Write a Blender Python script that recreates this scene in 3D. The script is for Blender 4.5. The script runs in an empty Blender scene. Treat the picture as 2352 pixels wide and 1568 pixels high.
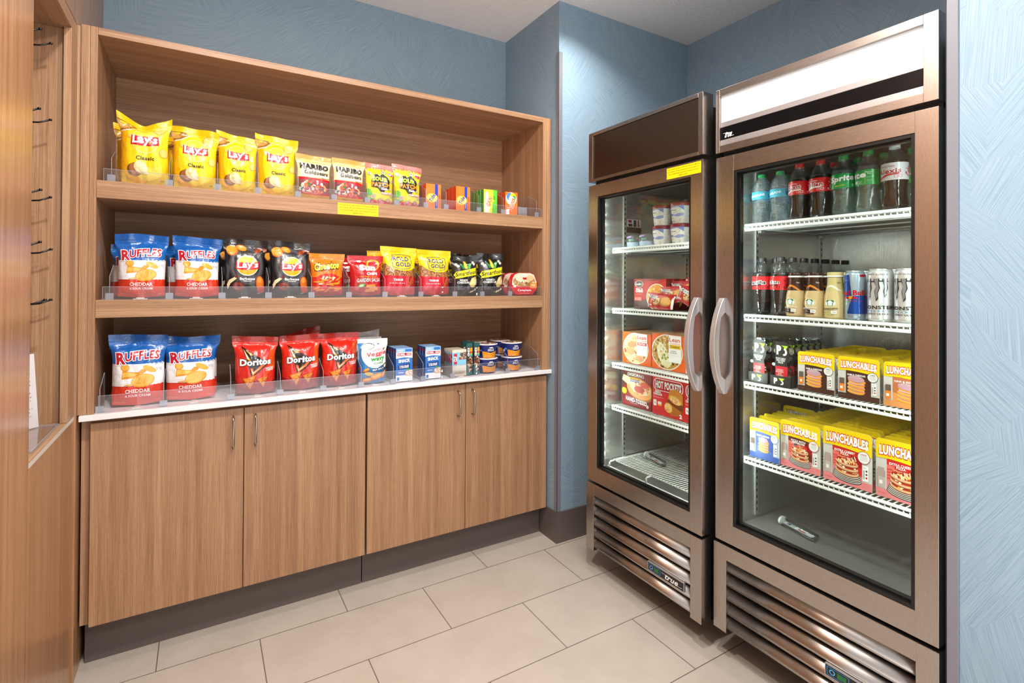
import bpy, bmesh, math, random, os
from mathutils import Vector, Matrix, noise
from mathutils.geometry import tessellate_polygon
sin, cos, pi = math.sin, math.cos, math.pi
sc = bpy.context.scene
# ---------------------------------------------------------------- camera
cd = bpy.data.cameras.new('camera'); cam = bpy.data.objects.new('camera', cd)
sc.collection.objects.link(cam); sc.camera = cam
R_ = (0.8584932, -0.5127967, 0.00538184); U_ = (-0.0081871, -0.00321166, 0.99996133); F_ = (0.51275959, 0.85850406, 0.00695551)
cam.matrix_world = Matrix(((R_[0], U_[0], -F_[0], 0.3349), (R_[1], U_[1], -F_[1], -2.3295), (R_[2], U_[2], -F_[2], 1.3838), (0, 0, 0, 1)))
cd.sensor_width = 36; cd.lens = 36*1190.0/2352; cd.shift_y = -143.63/2352; cd.clip_start = 0.02
# ---------------------------------------------------------------- world, exposure
w = bpy.data.worlds.new('world'); sc.world = w; w.use_nodes = True
w.node_tree.nodes['Background'].inputs[0].default_value = (1.0, 0.99, 0.985, 1)
_nt = w.node_tree; _tc = _nt.nodes.new('ShaderNodeTexCoord'); _sp = _nt.nodes.new('ShaderNodeSeparateXYZ'); _mr = _nt.nodes.new('ShaderNodeMapRange')
_mr.inputs['From Min'].default_value = -.6; _mr.inputs['From Max'].default_value = .15; _mr.inputs['To Min'].default_value = 3.4; _mr.inputs['To Max'].default_value = .74  # stronger glow from below the horizon, added to brighten the ceiling
_nt.links.new(_tc.outputs['Generated'], _sp.inputs[0]); _nt.links.new(_sp.outputs[2], _mr.inputs['Value']); _nt.links.new(_mr.outputs[0], _nt.nodes['Background'].inputs[1])
sc.view_settings.view_transform = 'Standard'; sc.view_settings.look = 'None'
sc.view_settings.gamma = 1; sc.view_settings.exposure = 0.07; sc.view_settings.use_curve_mapping = False
try:
    c = sc.cycles; c.use_denoising = True; c.use_adaptive_sampling = True; c.adaptive_threshold = .03; c.max_bounces = 7; c.diffuse_bounces = 4; c.glossy_bounces = 4
    c.transmission_bounces = 6; c.transparent_max_bounces = 24; c.caustics_reflective = False; c.caustics_refractive = False
    c.sample_clamp_indirect = 4.0
except Exception: pass
CEIL = 2.8945
def area(name, loc, size, power, col, rot=(0, 0, 0), shape='DISK', sy=None, spread=180):
    l = bpy.data.lights.new(name, 'AREA'); l.shape = shape; l.size = size
    if sy: l.size_y = sy
    l.energy = power; l.color = col; l.spread = math.radians(spread)
    o = bpy.data.objects.new(name, l); sc.collection.objects.link(o); o.location = loc; o.rotation_euler = rot
    return o
WARM = (1.0, 0.965, 0.915)
LAMPS = [(0.35, -1.35, 29), (1.05, -1.45, 26), (1.95, -0.44, 10), (0.8, -2.9, 24), (1.3, -3.4, 12)]
for (x, y, e) in LAMPS:
    area('downlight_lamp', (x, y, CEIL-0.012), 0.13, e, WARM, spread=(130 if e < 20 else 175))
# ---------------------------------------------------------------- helpers
col = sc.collection
def lin(h):
    if not isinstance(h, str): return tuple(h)
    v = [int(h[i:i+2], 16)/255 for i in (0, 2, 4)]
    return tuple(c/12.92 if c <= .04045 else ((c+.055)/1.055)**2.4 for c in v)
MATS = {}
def nn(nt, t, **k):
    n = nt.nodes.new(t)
    for a, b in k.items(): setattr(n, a, b)
    return n
def base_mat(name, color, rough=.5, metal=0, spec=.5, coat=0, emit=None, estr=1, trans=0):
    m = bpy.data.materials.new(name); m.use_nodes = True; b = m.node_tree.nodes['Principled BSDF']
    c = lin(color); b.inputs['Base Color'].default_value = (*c, 1); b.inputs['Roughness'].default_value = rough
    b.inputs['Metallic'].default_value = metal; b.inputs['Specular IOR Level'].default_value = spec
    b.inputs['Coat Weight'].default_value = coat; b.inputs['Coat Roughness'].default_value = .12
    if trans: b.inputs['Transmission Weight'].default_value = trans
    if emit: b.inputs['Emission Color'].default_value = (*lin(emit), 1); b.inputs['Emission Strength'].default_value = estr
    return m
def M(color, kind='paper'):
    """material for a flat printed or moulded colour; kind is the surface finish"""
    k = (color, kind)
    if k in MATS: return MATS[k]
    if kind == 'foil': m = base_mat('foil_'+color, color, .30, 0, .6, .6); amp, scl = .55, 30
    elif kind == 'paper': m = base_mat('card_'+color, color, .38, 0, .45); amp, scl = .02, 200
    elif kind == 'matte': m = base_mat('matte_'+color, color, .6); amp, scl = .02, 200
    elif kind == 'plastic': m = base_mat('plastic_'+color, color, .25, 0, .5); amp, scl = 0, 1
    elif kind == 'metal': m = base_mat('metal_'+color, color, .28, .85); amp, scl = 0, 1
    elif kind == 'tin': m = base_mat('tin_'+color, color, .25, .55, .6); amp, scl = 0, 1
    else: raise ValueError(kind)
    if amp:
        nt = m.node_tree; b = nt.nodes['Principled BSDF']; tc = nn(nt, 'ShaderNodeTexCoord')
        n = nn(nt, 'ShaderNodeTexNoise'); n.inputs['Scale'].default_value = scl; n.inputs['Detail'].default_value = 3
        bu = nn(nt, 'ShaderNodeBump'); bu.inputs['Strength'].default_value = amp; bu.inputs['Distance'].default_value = .01
        nt.links.new(tc.outputs['Object'], n.inputs['Vector']); nt.links.new(n.outputs[0], bu.inputs['Height']); nt.links.new(bu.outputs[0], b.inputs['Normal'])
    MATS[k] = m
    return m
def ramp(nt, fac, stops):
    r = nn(nt, 'ShaderNodeValToRGB'); nt.links.new(fac, r.inputs[0]); e = r.color_ramp.elements
    while len(e) < len(stops): e.new(.5)
    for i, (p, c) in enumerate(stops): e[i].position = p; e[i].color = (*lin(c), 1)
    return r.outputs[0]
def wood(name, dark, mid, light, vert=True, rough=.42, coat=0.0, axis=None):
    m = base_mat(name, mid, rough, coat=coat); nt = m.node_tree; b = nt.nodes['Principled BSDF']; L = nt.links.new
    tc = nn(nt, 'ShaderNodeTexCoord'); mp = nn(nt, 'ShaderNodeMapping'); L(tc.outputs['Object'], mp.inputs['Vector'])
    g = axis if axis else ('z' if vert else 'x')
    s = {'z': (1, 1, .012), 'x': (.012, 1, 1), 'y': (1, .012, 1)}[g]
    mp.inputs['Scale'].default_value = s
    n1 = nn(nt, 'ShaderNodeTexNoise'); n1.inputs['Scale'].default_value = 320; n1.inputs['Detail'].default_value = 3; n1.inputs['Roughness'].default_value = .7
    n2 = nn(nt, 'ShaderNodeTexNoise'); n2.inputs['Scale'].default_value = 38; n2.inputs['Detail'].default_value = 4
    n3 = nn(nt, 'ShaderNodeTexNoise'); n3.inputs['Scale'].default_value = 500; n3.inputs['Detail'].default_value = 2
    for n in (n1, n2): L(mp.outputs[0], n.inputs['Vector'])
    mp2 = nn(nt, 'ShaderNodeMapping'); L(tc.outputs['Object'], mp2.inputs['Vector']); mp2.inputs['Scale'].default_value = tuple(.08 if v < 1 else 1 for v in s)
    L(mp2.outputs[0], n3.inputs['Vector'])
    mx = nn(nt, 'ShaderNodeMath', operation='MULTIPLY_ADD'); L(n1.outputs[0], mx.inputs[0]); mx.inputs[1].default_value = .5
    m2 = nn(nt, 'ShaderNodeMath', operation='MULTIPLY'); L(n2.outputs[0], m2.inputs[0]); m2.inputs[1].default_value = .35
    L(m2.outputs[0], mx.inputs[2])
    m3 = nn(nt, 'ShaderNodeMath', operation='MULTIPLY_ADD'); L(n3.outputs[0], m3.inputs[0]); m3.inputs[1].default_value = .15; L(mx.outputs[0], m3.inputs[2])
    L(ramp(nt, m3.outputs[0], [(.36, dark), (.5, mid), (.64, light)]), b.inputs['Base Color'])
    bu = nn(nt, 'ShaderNodeBump'); bu.inputs['Strength'].default_value = .06; bu.inputs['Distance'].default_value = .002
    L(m3.outputs[0], bu.inputs['Height']); L(bu.outputs[0], b.inputs['Normal'])
    return m
def metal(name, color, rough=.3, axis='z', amp=.08, met=1.0, aniso=0.0, gs=1700, zs=.01):
    m = base_mat(name, color, rough, met); nt = m.node_tree; b = nt.nodes['Principled BSDF']; L = nt.links.new
    tc = nn(nt, 'ShaderNodeTexCoord'); mp = nn(nt, 'ShaderNodeMapping'); L(tc.outputs['Object'], mp.inputs['Vector'])
    mp.inputs['Scale'].default_value = {'z': (1, 1, zs), 'y': (1, zs, 1), 'x': (zs, 1, 1)}[axis]
    n = nn(nt, 'ShaderNodeTexNoise'); n.inputs['Scale'].default_value = gs; n.inputs['Detail'].default_value = 2; L(mp.outputs[0], n.inputs['Vector'])
    bu = nn(nt, 'ShaderNodeBump'); bu.inputs['Strength'].default_value = amp; bu.inputs['Distance'].default_value = .001
    L(n.outputs[0], bu.inputs['Height']); L(bu.outputs[0], b.inputs['Normal'])
    r = nn(nt, 'ShaderNodeMath', operation='MULTIPLY_ADD'); L(n.outputs[0], r.inputs[0]); r.inputs[1].default_value = .12; r.inputs[2].default_value = rough-.06
    L(r.outputs[0], b.inputs['Roughness'])
    if aniso: b.inputs['Anisotropic'].default_value = aniso
    return m
def clear(name, tint, tr=.93, rough=.02, ior=1.45, bump=0, bscale=60, extra=0.0, diff=0.0):
    """thin clear plastic or glass: what lies behind shows through, plus a fresnel reflection"""
    m = bpy.data.materials.new(name); m.use_nodes = True; nt = m.node_tree; L = nt.links.new
    nt.nodes.remove(nt.nodes['Principled BSDF']); out = nt.nodes['Material Output']
    t = nn(nt, 'ShaderNodeBsdfTransparent'); t.inputs[0].default_value = tuple(tr*c for c in lin(tint))+(1,)
    g = nn(nt, 'ShaderNodeBsdfGlossy'); g.inputs['Roughness'].default_value = rough
    f = nn(nt, 'ShaderNodeLayerWeight'); f0 = ((ior-1)/(ior+1))**2+extra
    pw = nn(nt, 'ShaderNodeMath', operation='POWER'); L(f.outputs['Facing'], pw.inputs[0]); pw.inputs[1].default_value = 5
    a = nn(nt, 'ShaderNodeMath', operation='MULTIPLY_ADD'); L(pw.outputs[0], a.inputs[0]); a.inputs[1].default_value = 1-f0; a.inputs[2].default_value = f0
    mx = nn(nt, 'ShaderNodeMixShader'); L(a.outputs[0], mx.inputs[0])
    src = t.outputs[0]
    if diff:
        d = nn(nt, 'ShaderNodeBsdfDiffuse'); d.inputs[0].default_value = (*lin(tint), 1); m2 = nn(nt, 'ShaderNodeMixShader'); m2.inputs[0].default_value = diff
        L(t.outputs[0], m2.inputs[1]); L(d.outputs[0], m2.inputs[2]); src = m2.outputs[0]
    L(src, mx.inputs[1]); L(g.outputs[0], mx.inputs[2]); L(mx.outputs[0], out.inputs['Surface'])
    if bump:
        tc = nn(nt, 'ShaderNodeTexCoord'); mp = nn(nt, 'ShaderNodeMapping'); mp.inputs['Scale'].default_value = (1, 1, 2.2)
        L(tc.outputs['Object'], mp.inputs['Vector'])
        n = nn(nt, 'ShaderNodeTexNoise'); n.inputs['Scale'].default_value = bscale; L(mp.outputs[0], n.inputs['Vector'])
        bu = nn(nt, 'ShaderNodeBump'); bu.inputs['Strength'].default_value = bump; bu.inputs['Distance'].default_value = .01
        L(n.outputs[0], bu.inputs['Height']); L(bu.outputs[0], g.inputs['Normal']); L(bu.outputs[0], f.inputs['Normal'])
    return m
class MB:
    def __init__(s): s.v = []; s.f = []; s.m = []; s.mats = []; s.sm = []
    def mi(s, m):
        if m not in s.mats: s.mats.append(m)
        return s.mats.index(m)
    def add(s, vs, fs, m, smooth=False):
        b = len(s.v); i = s.mi(m); s.v += [tuple(v) for v in vs]
        for f in fs: s.f.append(tuple(b+k for k in f)); s.m.append(i); s.sm.append(smooth)
    def box(s, x0, x1, y0, y1, z0, z1, m):
        vs = [(x, y, z) for x in (x0, x1) for y in (y0, y1) for z in (z0, z1)]
        s.add(vs, [(0, 1, 3, 2), (4, 6, 7, 5), (0, 4, 5, 1), (2, 3, 7, 6), (0, 2, 6, 4), (1, 5, 7, 3)], m); return s
    def lathe(s, prof, m, n=28, c=(0, 0, 0), close=True, smooth=True, lobes=None):
        vs = []
        for j, (r, z) in enumerate(prof):
            for k in range(n):
                a = 2*pi*k/n; rr = r*(1+(lobes[j]*cos(5*a) if lobes else 0))
                vs.append((c[0]+rr*cos(a), c[1]+rr*sin(a), c[2]+z))
        fs = [(j*n+k, j*n+(k+1) % n, (j+1)*n+(k+1) % n, (j+1)*n+k) for j in range(len(prof)-1) for k in range(n)]
        if close:
            fs.append(tuple(range(n-1, -1, -1))); fs.append(tuple((len(prof)-1)*n+k for k in range(n)))
        s.add(vs, fs, m, smooth); return s
    def tube(s, pts, r, m, n=8, flat=None):
        pts = [Vector(p) for p in pts]; vs = []
        for i, p in enumerate(pts):
            d = (pts[min(i+1, len(pts)-1)]-pts[max(i-1, 0)]).normalized()
            a = d.cross(Vector((0, 0, 1)) if abs(d.z) < .95 else Vector((1, 0, 0))).normalized(); b = d.cross(a)
            rr = r[i] if isinstance(r, (list, tuple)) else r
            for k in range(n):
                t = 2*pi*k/n; vs.append(p+a*(rr*cos(t))+b*(rr*sin(t)))
        N = len(pts)
        fs = [(i*n+k, i*n+(k+1) % n, (i+1)*n+(k+1) % n, (i+1)*n+k) for i in range(N-1) for k in range(n)]
        fs += [tuple(range(n-1, -1, -1)), tuple((N-1)*n+k for k in range(n))]
        s.add(vs, fs, m, True); return s
    def mesh(s, name):
        me = bpy.data.meshes.new(name); me.from_pydata(s.v, [], s.f)
        for m in s.mats: me.materials.append(m)
        me.polygons.foreach_set('material_index', s.m); me.polygons.foreach_set('use_smooth', s.sm)
        me.update(); return me
    def build(s, name, parent=None, bevel=0, loc=None, rz=0, fix=True):
        me = s.mesh(name)
        if fix:
            bm = bmesh.new(); bm.from_mesh(me); bmesh.ops.recalc_face_normals(bm, faces=bm.faces); bm.to_mesh(me); bm.free()
        o = bpy.data.objects.new(name, me); col.objects.link(o)
        if parent: o.parent = parent
        if loc: o.location = loc
        if rz: o.rotation_euler[2] = rz
        if bevel:
            b = o.modifiers.new('edge', 'BEVEL'); b.width = bevel; b.segments = 2; b.limit_method = 'ANGLE'
        return o
def tag(o, label=None, cat=None, group=None, kind=None):
    if label: o['label'] = label
    if cat: o['category'] = cat
    if group: o['group'] = group
    if kind: o['kind'] = kind
    return o
def thing(name, label, cat, loc=(0, 0, 0), rz=0, group=None):
    o = bpy.data.objects.new(name, None); col.objects.link(o); o.location = loc; o.rotation_euler[2] = rz
    o.empty_display_size = .05
    return tag(o, label, cat, group)
def dup(root, loc, rz=None, label=None, group=None):
    r = root.copy(); col.objects.link(r); r.location = loc
    if rz is not None: r.rotation_euler[2] = rz
    if label: r['label'] = label
    if group: r['group'] = group
    for ch in root.children:
        c = ch.copy(); col.objects.link(c); c.parent = r
        for g in ch.children:
            d = g.copy(); col.objects.link(d); d.parent = c
    return r
def struct(o): o['kind'] = 'structure'; return o
# ---------------------------------------------------------------- printing on surfaces
TXT = {}
def text2d(s, bold, ext=0.0):
    k = (s, bold, ext)
    if k in TXT: return TXT[k]
    def conv(off):
        cu = bpy.data.curves.new('t', 'FONT'); cu.body = s; cu.size = 1; cu.offset = off; cu.resolution_u = 2; cu.fill_mode = 'BOTH'
        cu.space_character = 1.0+bold*1.5; cu.space_line = .82; cu.align_x = 'CENTER'
        o = bpy.data.objects.new('t', cu); col.objects.link(o)
        dg = bpy.context.evaluated_depsgraph_get(); dg.update(); e = o.evaluated_get(dg); me = e.to_mesh()
        vs = [(v.co.x, v.co.y) for v in me.vertices]; fs = [tuple(p.vertices) for p in me.polygons]
        e.to_mesh_clear(); bpy.data.objects.remove(o); bpy.data.curves.remove(cu); return vs, fs
    vs, fs = conv(bold)
    x0 = min(v[0] for v in vs); x1 = max(v[0] for v in vs); y0 = min(v[1] for v in vs); y1 = max(v[1] for v in vs)
    if ext: vs, fs = conv(bold+ext)
    TXT[k] = ([((x-x0)/(x1-x0)-.5, (y-y0)/(y1-y0)-.5) for x, y in vs], fs); return TXT[k]
# items: (kind, colour, ...)
def Rc(c, x0, y0, x1, y1): return ('p', c, [(x0, y0), (x1, y0), (x1, y1), (x0, y1)])
def Pl(c, pts): return ('p', c, pts)
def El(c, cx, cy, rx, ry, a=0, n=24, a0=0, a1=360):
    return ('e', c, cx, cy, rx, ry, a, n, a0, a1)
def Tx(c, s, cx, cy, w_, h, b=.02, sh=0, rot=0, arc=0, ol=None, ow=.05): return ('t', c, s, cx, cy, w_, h, b, sh, rot, arc, ol, ow)
def zig(c, y, top, n=14, amp=.012, y2=None):
    """band from a jagged edge at y up/down to y2"""
    pts = [(i/(2*n), y+(amp if i % 2 else -amp)+.03*sin(i/(2*n)*3.1)) for i in range(2*n+1)]
    return Pl(c, pts+[(1, top), (0, top)] if top < y else pts+[(1, top), (0, top)])
def blobs(cs, cx, cy, rx, ry, n, s, seed=1, asp=1.0):
    rd = random.Random(seed); o = []
    for i in range(n):
        a = rd.random()*2*pi; r = rd.random()**.5
        o.append(El(cs[i % len(cs)], cx+rx*r*cos(a), cy+ry*r*sin(a), s*(.6+.8*rd.random()), s*asp*(.5+.6*rd.random()), rd.random()*180, 9))
    return o
def shape2d(it, W, H):
    """-> list of (colour, verts in metres, faces)"""
    k = it[0]
    if k == 'p':
        pts = it[2]; tri = tessellate_polygon([[Vector((x*W, y*H, 0)) for x, y in pts]])
        return [(it[1], [(x*W, y*H) for x, y in pts], [tuple(t) for t in tri])]
    if k == 'e':
        _, c, cx, cy, rx, ry, a, n, a0, a1 = it; t = math.radians(a); vs = []
        full = a1-a0 >= 360
        for i in range(n if full else n+1):
            q = math.radians(a0+(a1-a0)*i/n); x = rx*W*cos(q); y = ry*H*sin(q)
            vs.append((cx*W+x*cos(t)-y*sin(t), cy*H+x*sin(t)+y*cos(t)))
        return [(c, vs, [tuple(range(len(vs)))])]
    _, c, s, cx, cy, w_, h, b, sh, rot, arc, ol, ow = it; out = []
    t = math.radians(rot)
    for (cc, ext) in (((ol, ow),) if ol else ())+((c, 0),):
        vs, fs = text2d(s, b, ext); q = []
        for x, y in vs:
            X = x*w_*W+y*h*H*sh; Y = y*h*H+arc*H*(1-4*x*x)
            q.append((cx*W+X*cos(t)-Y*sin(t), cy*H+X*sin(t)+Y*cos(t)))
        out.append((cc, q, fs))
    return out
def emit_print(mb, items, W, H, surf, kind, nu=0, nv=0, eps=.00012, clip=None):
    """surf(x, y, off): x, y in metres on the face, off outward"""
    layer = 0; eps = min(eps, (.008 if nv > 20 else .0045)/max(1, 2*len(items)))
    for it in items:
        for (c, vs, fs) in shape2d(it, W, H):
            layer += 1
            if nu or nv or clip:
                bm = bmesh.new(); bv = [bm.verts.new((x, y, 0)) for x, y in vs]
                for f in fs:
                    try: bm.faces.new([bv[i] for i in f])
                    except ValueError: pass
                if clip:
                    for co, no in (((clip[0]*W, 0, 0), (-1, 0, 0)), ((clip[1]*W, 0, 0), (1, 0, 0)), ((0, clip[2]*H, 0), (0, -1, 0)), ((0, clip[3]*H, 0), (0, 1, 0))):
                        bmesh.ops.bisect_plane(bm, geom=bm.verts[:]+bm.edges[:]+bm.faces[:], plane_co=co, plane_no=no, clear_outer=True)
                if not bm.verts: bm.free(); continue
                xs = [v.co.x for v in bm.verts]; ys = [v.co.y for v in bm.verts]
                for k in range(1, nu):
                    p = W*k/nu
                    if min(xs) < p < max(xs): bmesh.ops.bisect_plane(bm, geom=bm.verts[:]+bm.edges[:]+bm.faces[:], plane_co=(p, 0, 0), plane_no=(1, 0, 0))
                for k in range(1, nv):
                    p = H*k/nv
                    if min(ys) < p < max(ys): bmesh.ops.bisect_plane(bm, geom=bm.verts[:]+bm.edges[:]+bm.faces[:], plane_co=(0, p, 0), plane_no=(0, 1, 0))
                bm.verts.index_update(); vs = [(v.co.x, v.co.y) for v in bm.verts]; fs = [tuple(v.index for v in f.verts) for f in bm.faces]; bm.free()
            mb.add([surf(x, y, layer*eps) for x, y in vs], fs, M(c, kind), bool(nu))
# ---------------------------------------------------------------- product builders (front faces local -Y)
def smooth01(a, b, x):
    t = max(0, min(1, (x-a)/(b-a))); return t*t*(3-2*t)
def bag(name, label, cat, W, H, T, body, art, seal, loc, rz=0, seed=1, lean=.05, wave=.01, dip=0.0, skew=0.0, group=None, kind='foil', NU=38, NV=46, clearwin=None):
    rd = random.Random(seed); ph = rd.random()*6; s0 = Vector((seed*7.3, seed*1.9, 0))
    def P(x, y, side, off):
        u = 2*x/W-1; v = y/H; uc = max(-1, min(1, u))
        pf = max(0, sin(pi*max(0, min(1, (v+.015)/.90))))**.6 if v < .885 else 0
        if v < .885: pf *= 1
        puff = pf*smooth01(.885, .78, v)
        prof = max(0, 1-abs(uc)**3)**.8
        th = T/2*puff*prof
        n1 = noise.noise(Vector((u*1.7, v*2.6, 0))+s0)
        n2 = noise.noise(Vector((u*4.5, v*5, 3))+s0)
        wr = (.10*n1+.045*n2)*T*(.25+puff)*prof
        # gathers below the top seal and above the bottom one
        g = math.exp(-((v-.83)/.07)**2)*abs(sin(u*6.5+ph+2*n1))*.055*T/.06+math.exp(-((v-.05)/.05)**2)*abs(sin(u*7+ph))*.04*T/.06
        cr = max(0, 1-abs(abs(u*.75+(.86-v)*1.6)-.62)*9)*.07*T*smooth01(.55, .8, v)*prof
        Y = -(th+wr-g*.05*prof-cr*.6) if side < 0 else (th*.9+wr)
        if v > .90: Y = side*.0006
        X = u*W/2*(1-.125*min(1, 1.25*max(puff, smooth01(.35, .0, v)))*abs(u)**.5+.02*smooth01(.8, 1, v))+.0015*n1*H/.2
        top = smooth01(.72, 1, v)
        Y += wave*sin(uc*2.2+ph)*top+lean*y*(.4+.6*v)+.006*sin(uc*5+ph*2)*top*wave/.01
        Z = y*(1-.02*puff)-dip*(1-abs(uc)**1.3)*smooth01(.7, 1, v)+skew*u*smooth01(.2, 1, v)*W/2-.008*abs(uc)*math.exp(-(v/.08)**2)*-1
        nrm = -1 if side < 0 else 1
        return (X, Y+nrm*off, Z)
    root = thing(name, label, cat, loc, rz, group)
    mb = MB(); vtop = .905
    for side in (-1, 1):
        ys = [j/NV for j in range(NV) if j/NV < vtop-.004]+[vtop]; nr = len(ys)-1
        vs = [P(W*i/NU, H*y, side, 0) for y in ys for i in range(NU+1)]
        k = NU+1; fs = [(j*k+i, j*k+i+1, (j+1)*k+i+1, (j+1)*k+i) for j in range(nr) for i in range(NU)]
        if isinstance(body, str): mb.add(vs, fs, M(body, kind), True)
        else:
            for (v0, v1, c) in body:
                sub = [f for f in fs if v0 <= (f[0]//k+.5)/NV < v1]; mb.add(vs, sub, M(c, kind), True)
    emit_print(mb, art, W, H, lambda x, y, o: P(x, y, -1, o+.0011), kind, NU, NV, clip=(0, 1, 0.0, vtop))
    mb.build('pouch', root, fix=False)
    ms = MB(); nc = 9
    for side in (-1, 1):
        vs = [P(W*i/NU, H*(vtop+(1-vtop)*j/nc), side, .0004+(.0006 if j % 2 else 0)) for j in range(nc+1) for i in range(NU+1)]
        k = NU+1; ms.add(vs, [(j*k+i, j*k+i+1, (j+1)*k+i+1, (j+1)*k+i) for j in range(nc) for i in range(NU)], M(seal, kind), True)
    ms.build('top_seal', root, fix=False)
    return root
def carton(name, label, cat, W, H, D, side, art, loc, rz=0, group=None, lside=None, top=None, rside=None, kind='paper', sart=None, seal=None, lart=None):
    """box with its front face at local y=0, going back to y=D"""
    root = thing(name, label, cat, loc, rz, group); mb = MB()
    s, l, r, t = (M(c, kind) for c in (side, lside or side, rside or side, top or side))
    x0, x1 = -W/2, W/2; V = [(x, y, z) for x in (x0, x1) for y in (0, D) for z in (0, H)]
    for f, m in (((0, 1, 3, 2), l), ((4, 6, 7, 5), r), ((0, 4, 5, 1), s), ((2, 3, 7, 6), s), ((0, 2, 6, 4), s), ((1, 5, 7, 3), t)): mb.add(V, [f], m)
    emit_print(mb, art, W, H, lambda x, y, o: (x-W/2, -o-.0002, y), kind, clip=(0, 1, 0, 1))
    if sart: emit_print(mb, sart, D, H, lambda x, y, o: (W/2+o+.0002, x, y), kind, clip=(0, 1, 0, 1))
    if lart: emit_print(mb, lart, D, H, lambda x, y, o: (-W/2-o-.0002, D-x, y), kind, clip=(0, 1, 0, 1))
    mb.build('printed_carton', root, fix=False)
    f = MB(); c = M(top or side, kind); f.box(x0+.001, x1-.001, .0, D-.001, H, H+.0009, c); f.build('top_flap', root)
    return root
# ---------------------------------------------------------------- materials of the room
W_DARK = ('8A5F42', 'B98A68', 'D0A583')
wood_v = wood('oak_laminate_upright_grain', '866248', 'A67D5B', 'BC9775', True)
wood_h = wood('oak_laminate_level_grain', '866248', 'A67D5B', 'BC9775', False)
wood_y = wood('oak_laminate_depth_grain', '866248', 'A67D5B', 'BC9775', axis='y')
wood_g = wood('glossy_oak_laminate', '8E6546', 'AE7F5A', 'C29873', True, rough=.30, coat=.15)
white_top = base_mat('white_quartz', 'EDE9EA', .25)
kick = base_mat('grey_brown_vinyl_base', '5F5653', .4)
dark = base_mat('black_void', '0B0B0C', .5)
def wallpaper():
    m = base_mat('blue_textured_wallcovering', '6E8599', .55); nt = m.node_tree; b = nt.nodes['Principled BSDF']; L = nt.links.new
    tc = nn(nt, 'ShaderNodeTexCoord'); sx = nn(nt, 'ShaderNodeSeparateXYZ'); L(tc.outputs['Object'], sx.inputs[0])
    ad = nn(nt, 'ShaderNodeMath', operation='ADD'); L(sx.outputs[0], ad.inputs[0]); L(sx.outputs[1], ad.inputs[1])
    cb = nn(nt, 'ShaderNodeCombineXYZ'); L(ad.outputs[0], cb.inputs[0]); L(sx.outputs[2], cb.inputs[1])
    vo = nn(nt, 'ShaderNodeTexVoronoi'); vo.voronoi_dimensions = '2D'; vo.distance = 'MANHATTAN'; vo.inputs['Scale'].default_value = 5.2; L(cb.outputs[0], vo.inputs['Vector'])
    sc_ = nn(nt, 'ShaderNodeSeparateColor'); L(vo.outputs['Color'], sc_.inputs[0])
    an = nn(nt, 'ShaderNodeMath', operation='MULTIPLY'); L(sc_.outputs[0], an.inputs[0]); an.inputs[1].default_value = pi*2
    vr = nn(nt, 'ShaderNodeVectorRotate', rotation_type='Z_AXIS'); L(cb.outputs[0], vr.inputs['Vector']); L(an.outputs[0], vr.inputs['Angle'])
    mp = nn(nt, 'ShaderNodeMapping'); mp.inputs['Scale'].default_value = (1, .015, 1); L(vr.outputs[0], mp.inputs['Vector'])
    n = nn(nt, 'ShaderNodeTexNoise'); n.noise_dimensions = '2D'; n.inputs['Scale'].default_value = 400; n.inputs['Detail'].default_value = 2; n.inputs['Roughness'].default_value = .6; L(mp.outputs[0], n.inputs['Vector'])
    f = nn(nt, 'ShaderNodeTexNoise'); f.inputs['Scale'].default_value = 400; L(tc.outputs['Object'], f.inputs['Vector'])
    ma = nn(nt, 'ShaderNodeMath', operation='MULTIPLY_ADD'); L(f.outputs[0], ma.inputs[0]); ma.inputs[1].default_value = .22; L(n.outputs[0], ma.inputs[2])
    L(ramp(nt, ma.outputs[0], [(.34, '7590A3'), (.56, '839CAE'), (.80, '90A7B7')]), b.inputs['Base Color'])
    bu = nn(nt, 'ShaderNodeBump'); bu.inputs['Strength'].default_value = .10; bu.inputs['Distance'].default_value = .0015; L(ma.outputs[0], bu.inputs['Height']); L(bu.outputs[0], b.inputs['Normal'])
    return m
wallm = wallpaper()
def ceilm():
    m = base_mat('knockdown_plaster', 'F4F1EF', .8); nt = m.node_tree; b = nt.nodes['Principled BSDF']; L = nt.links.new
    tc = nn(nt, 'ShaderNodeTexCoord'); n = nn(nt, 'ShaderNodeTexNoise'); n.inputs['Scale'].default_value = 75; n.inputs['Detail'].default_value = 4; L(tc.outputs['Object'], n.inputs['Vector'])
    bu = nn(nt, 'ShaderNodeBump'); bu.inputs['Strength'].default_value = .55; bu.inputs['Distance'].default_value = .008; L(n.outputs[0], bu.inputs['Height']); L(bu.outputs[0], b.inputs['Normal'])
    return m
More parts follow.
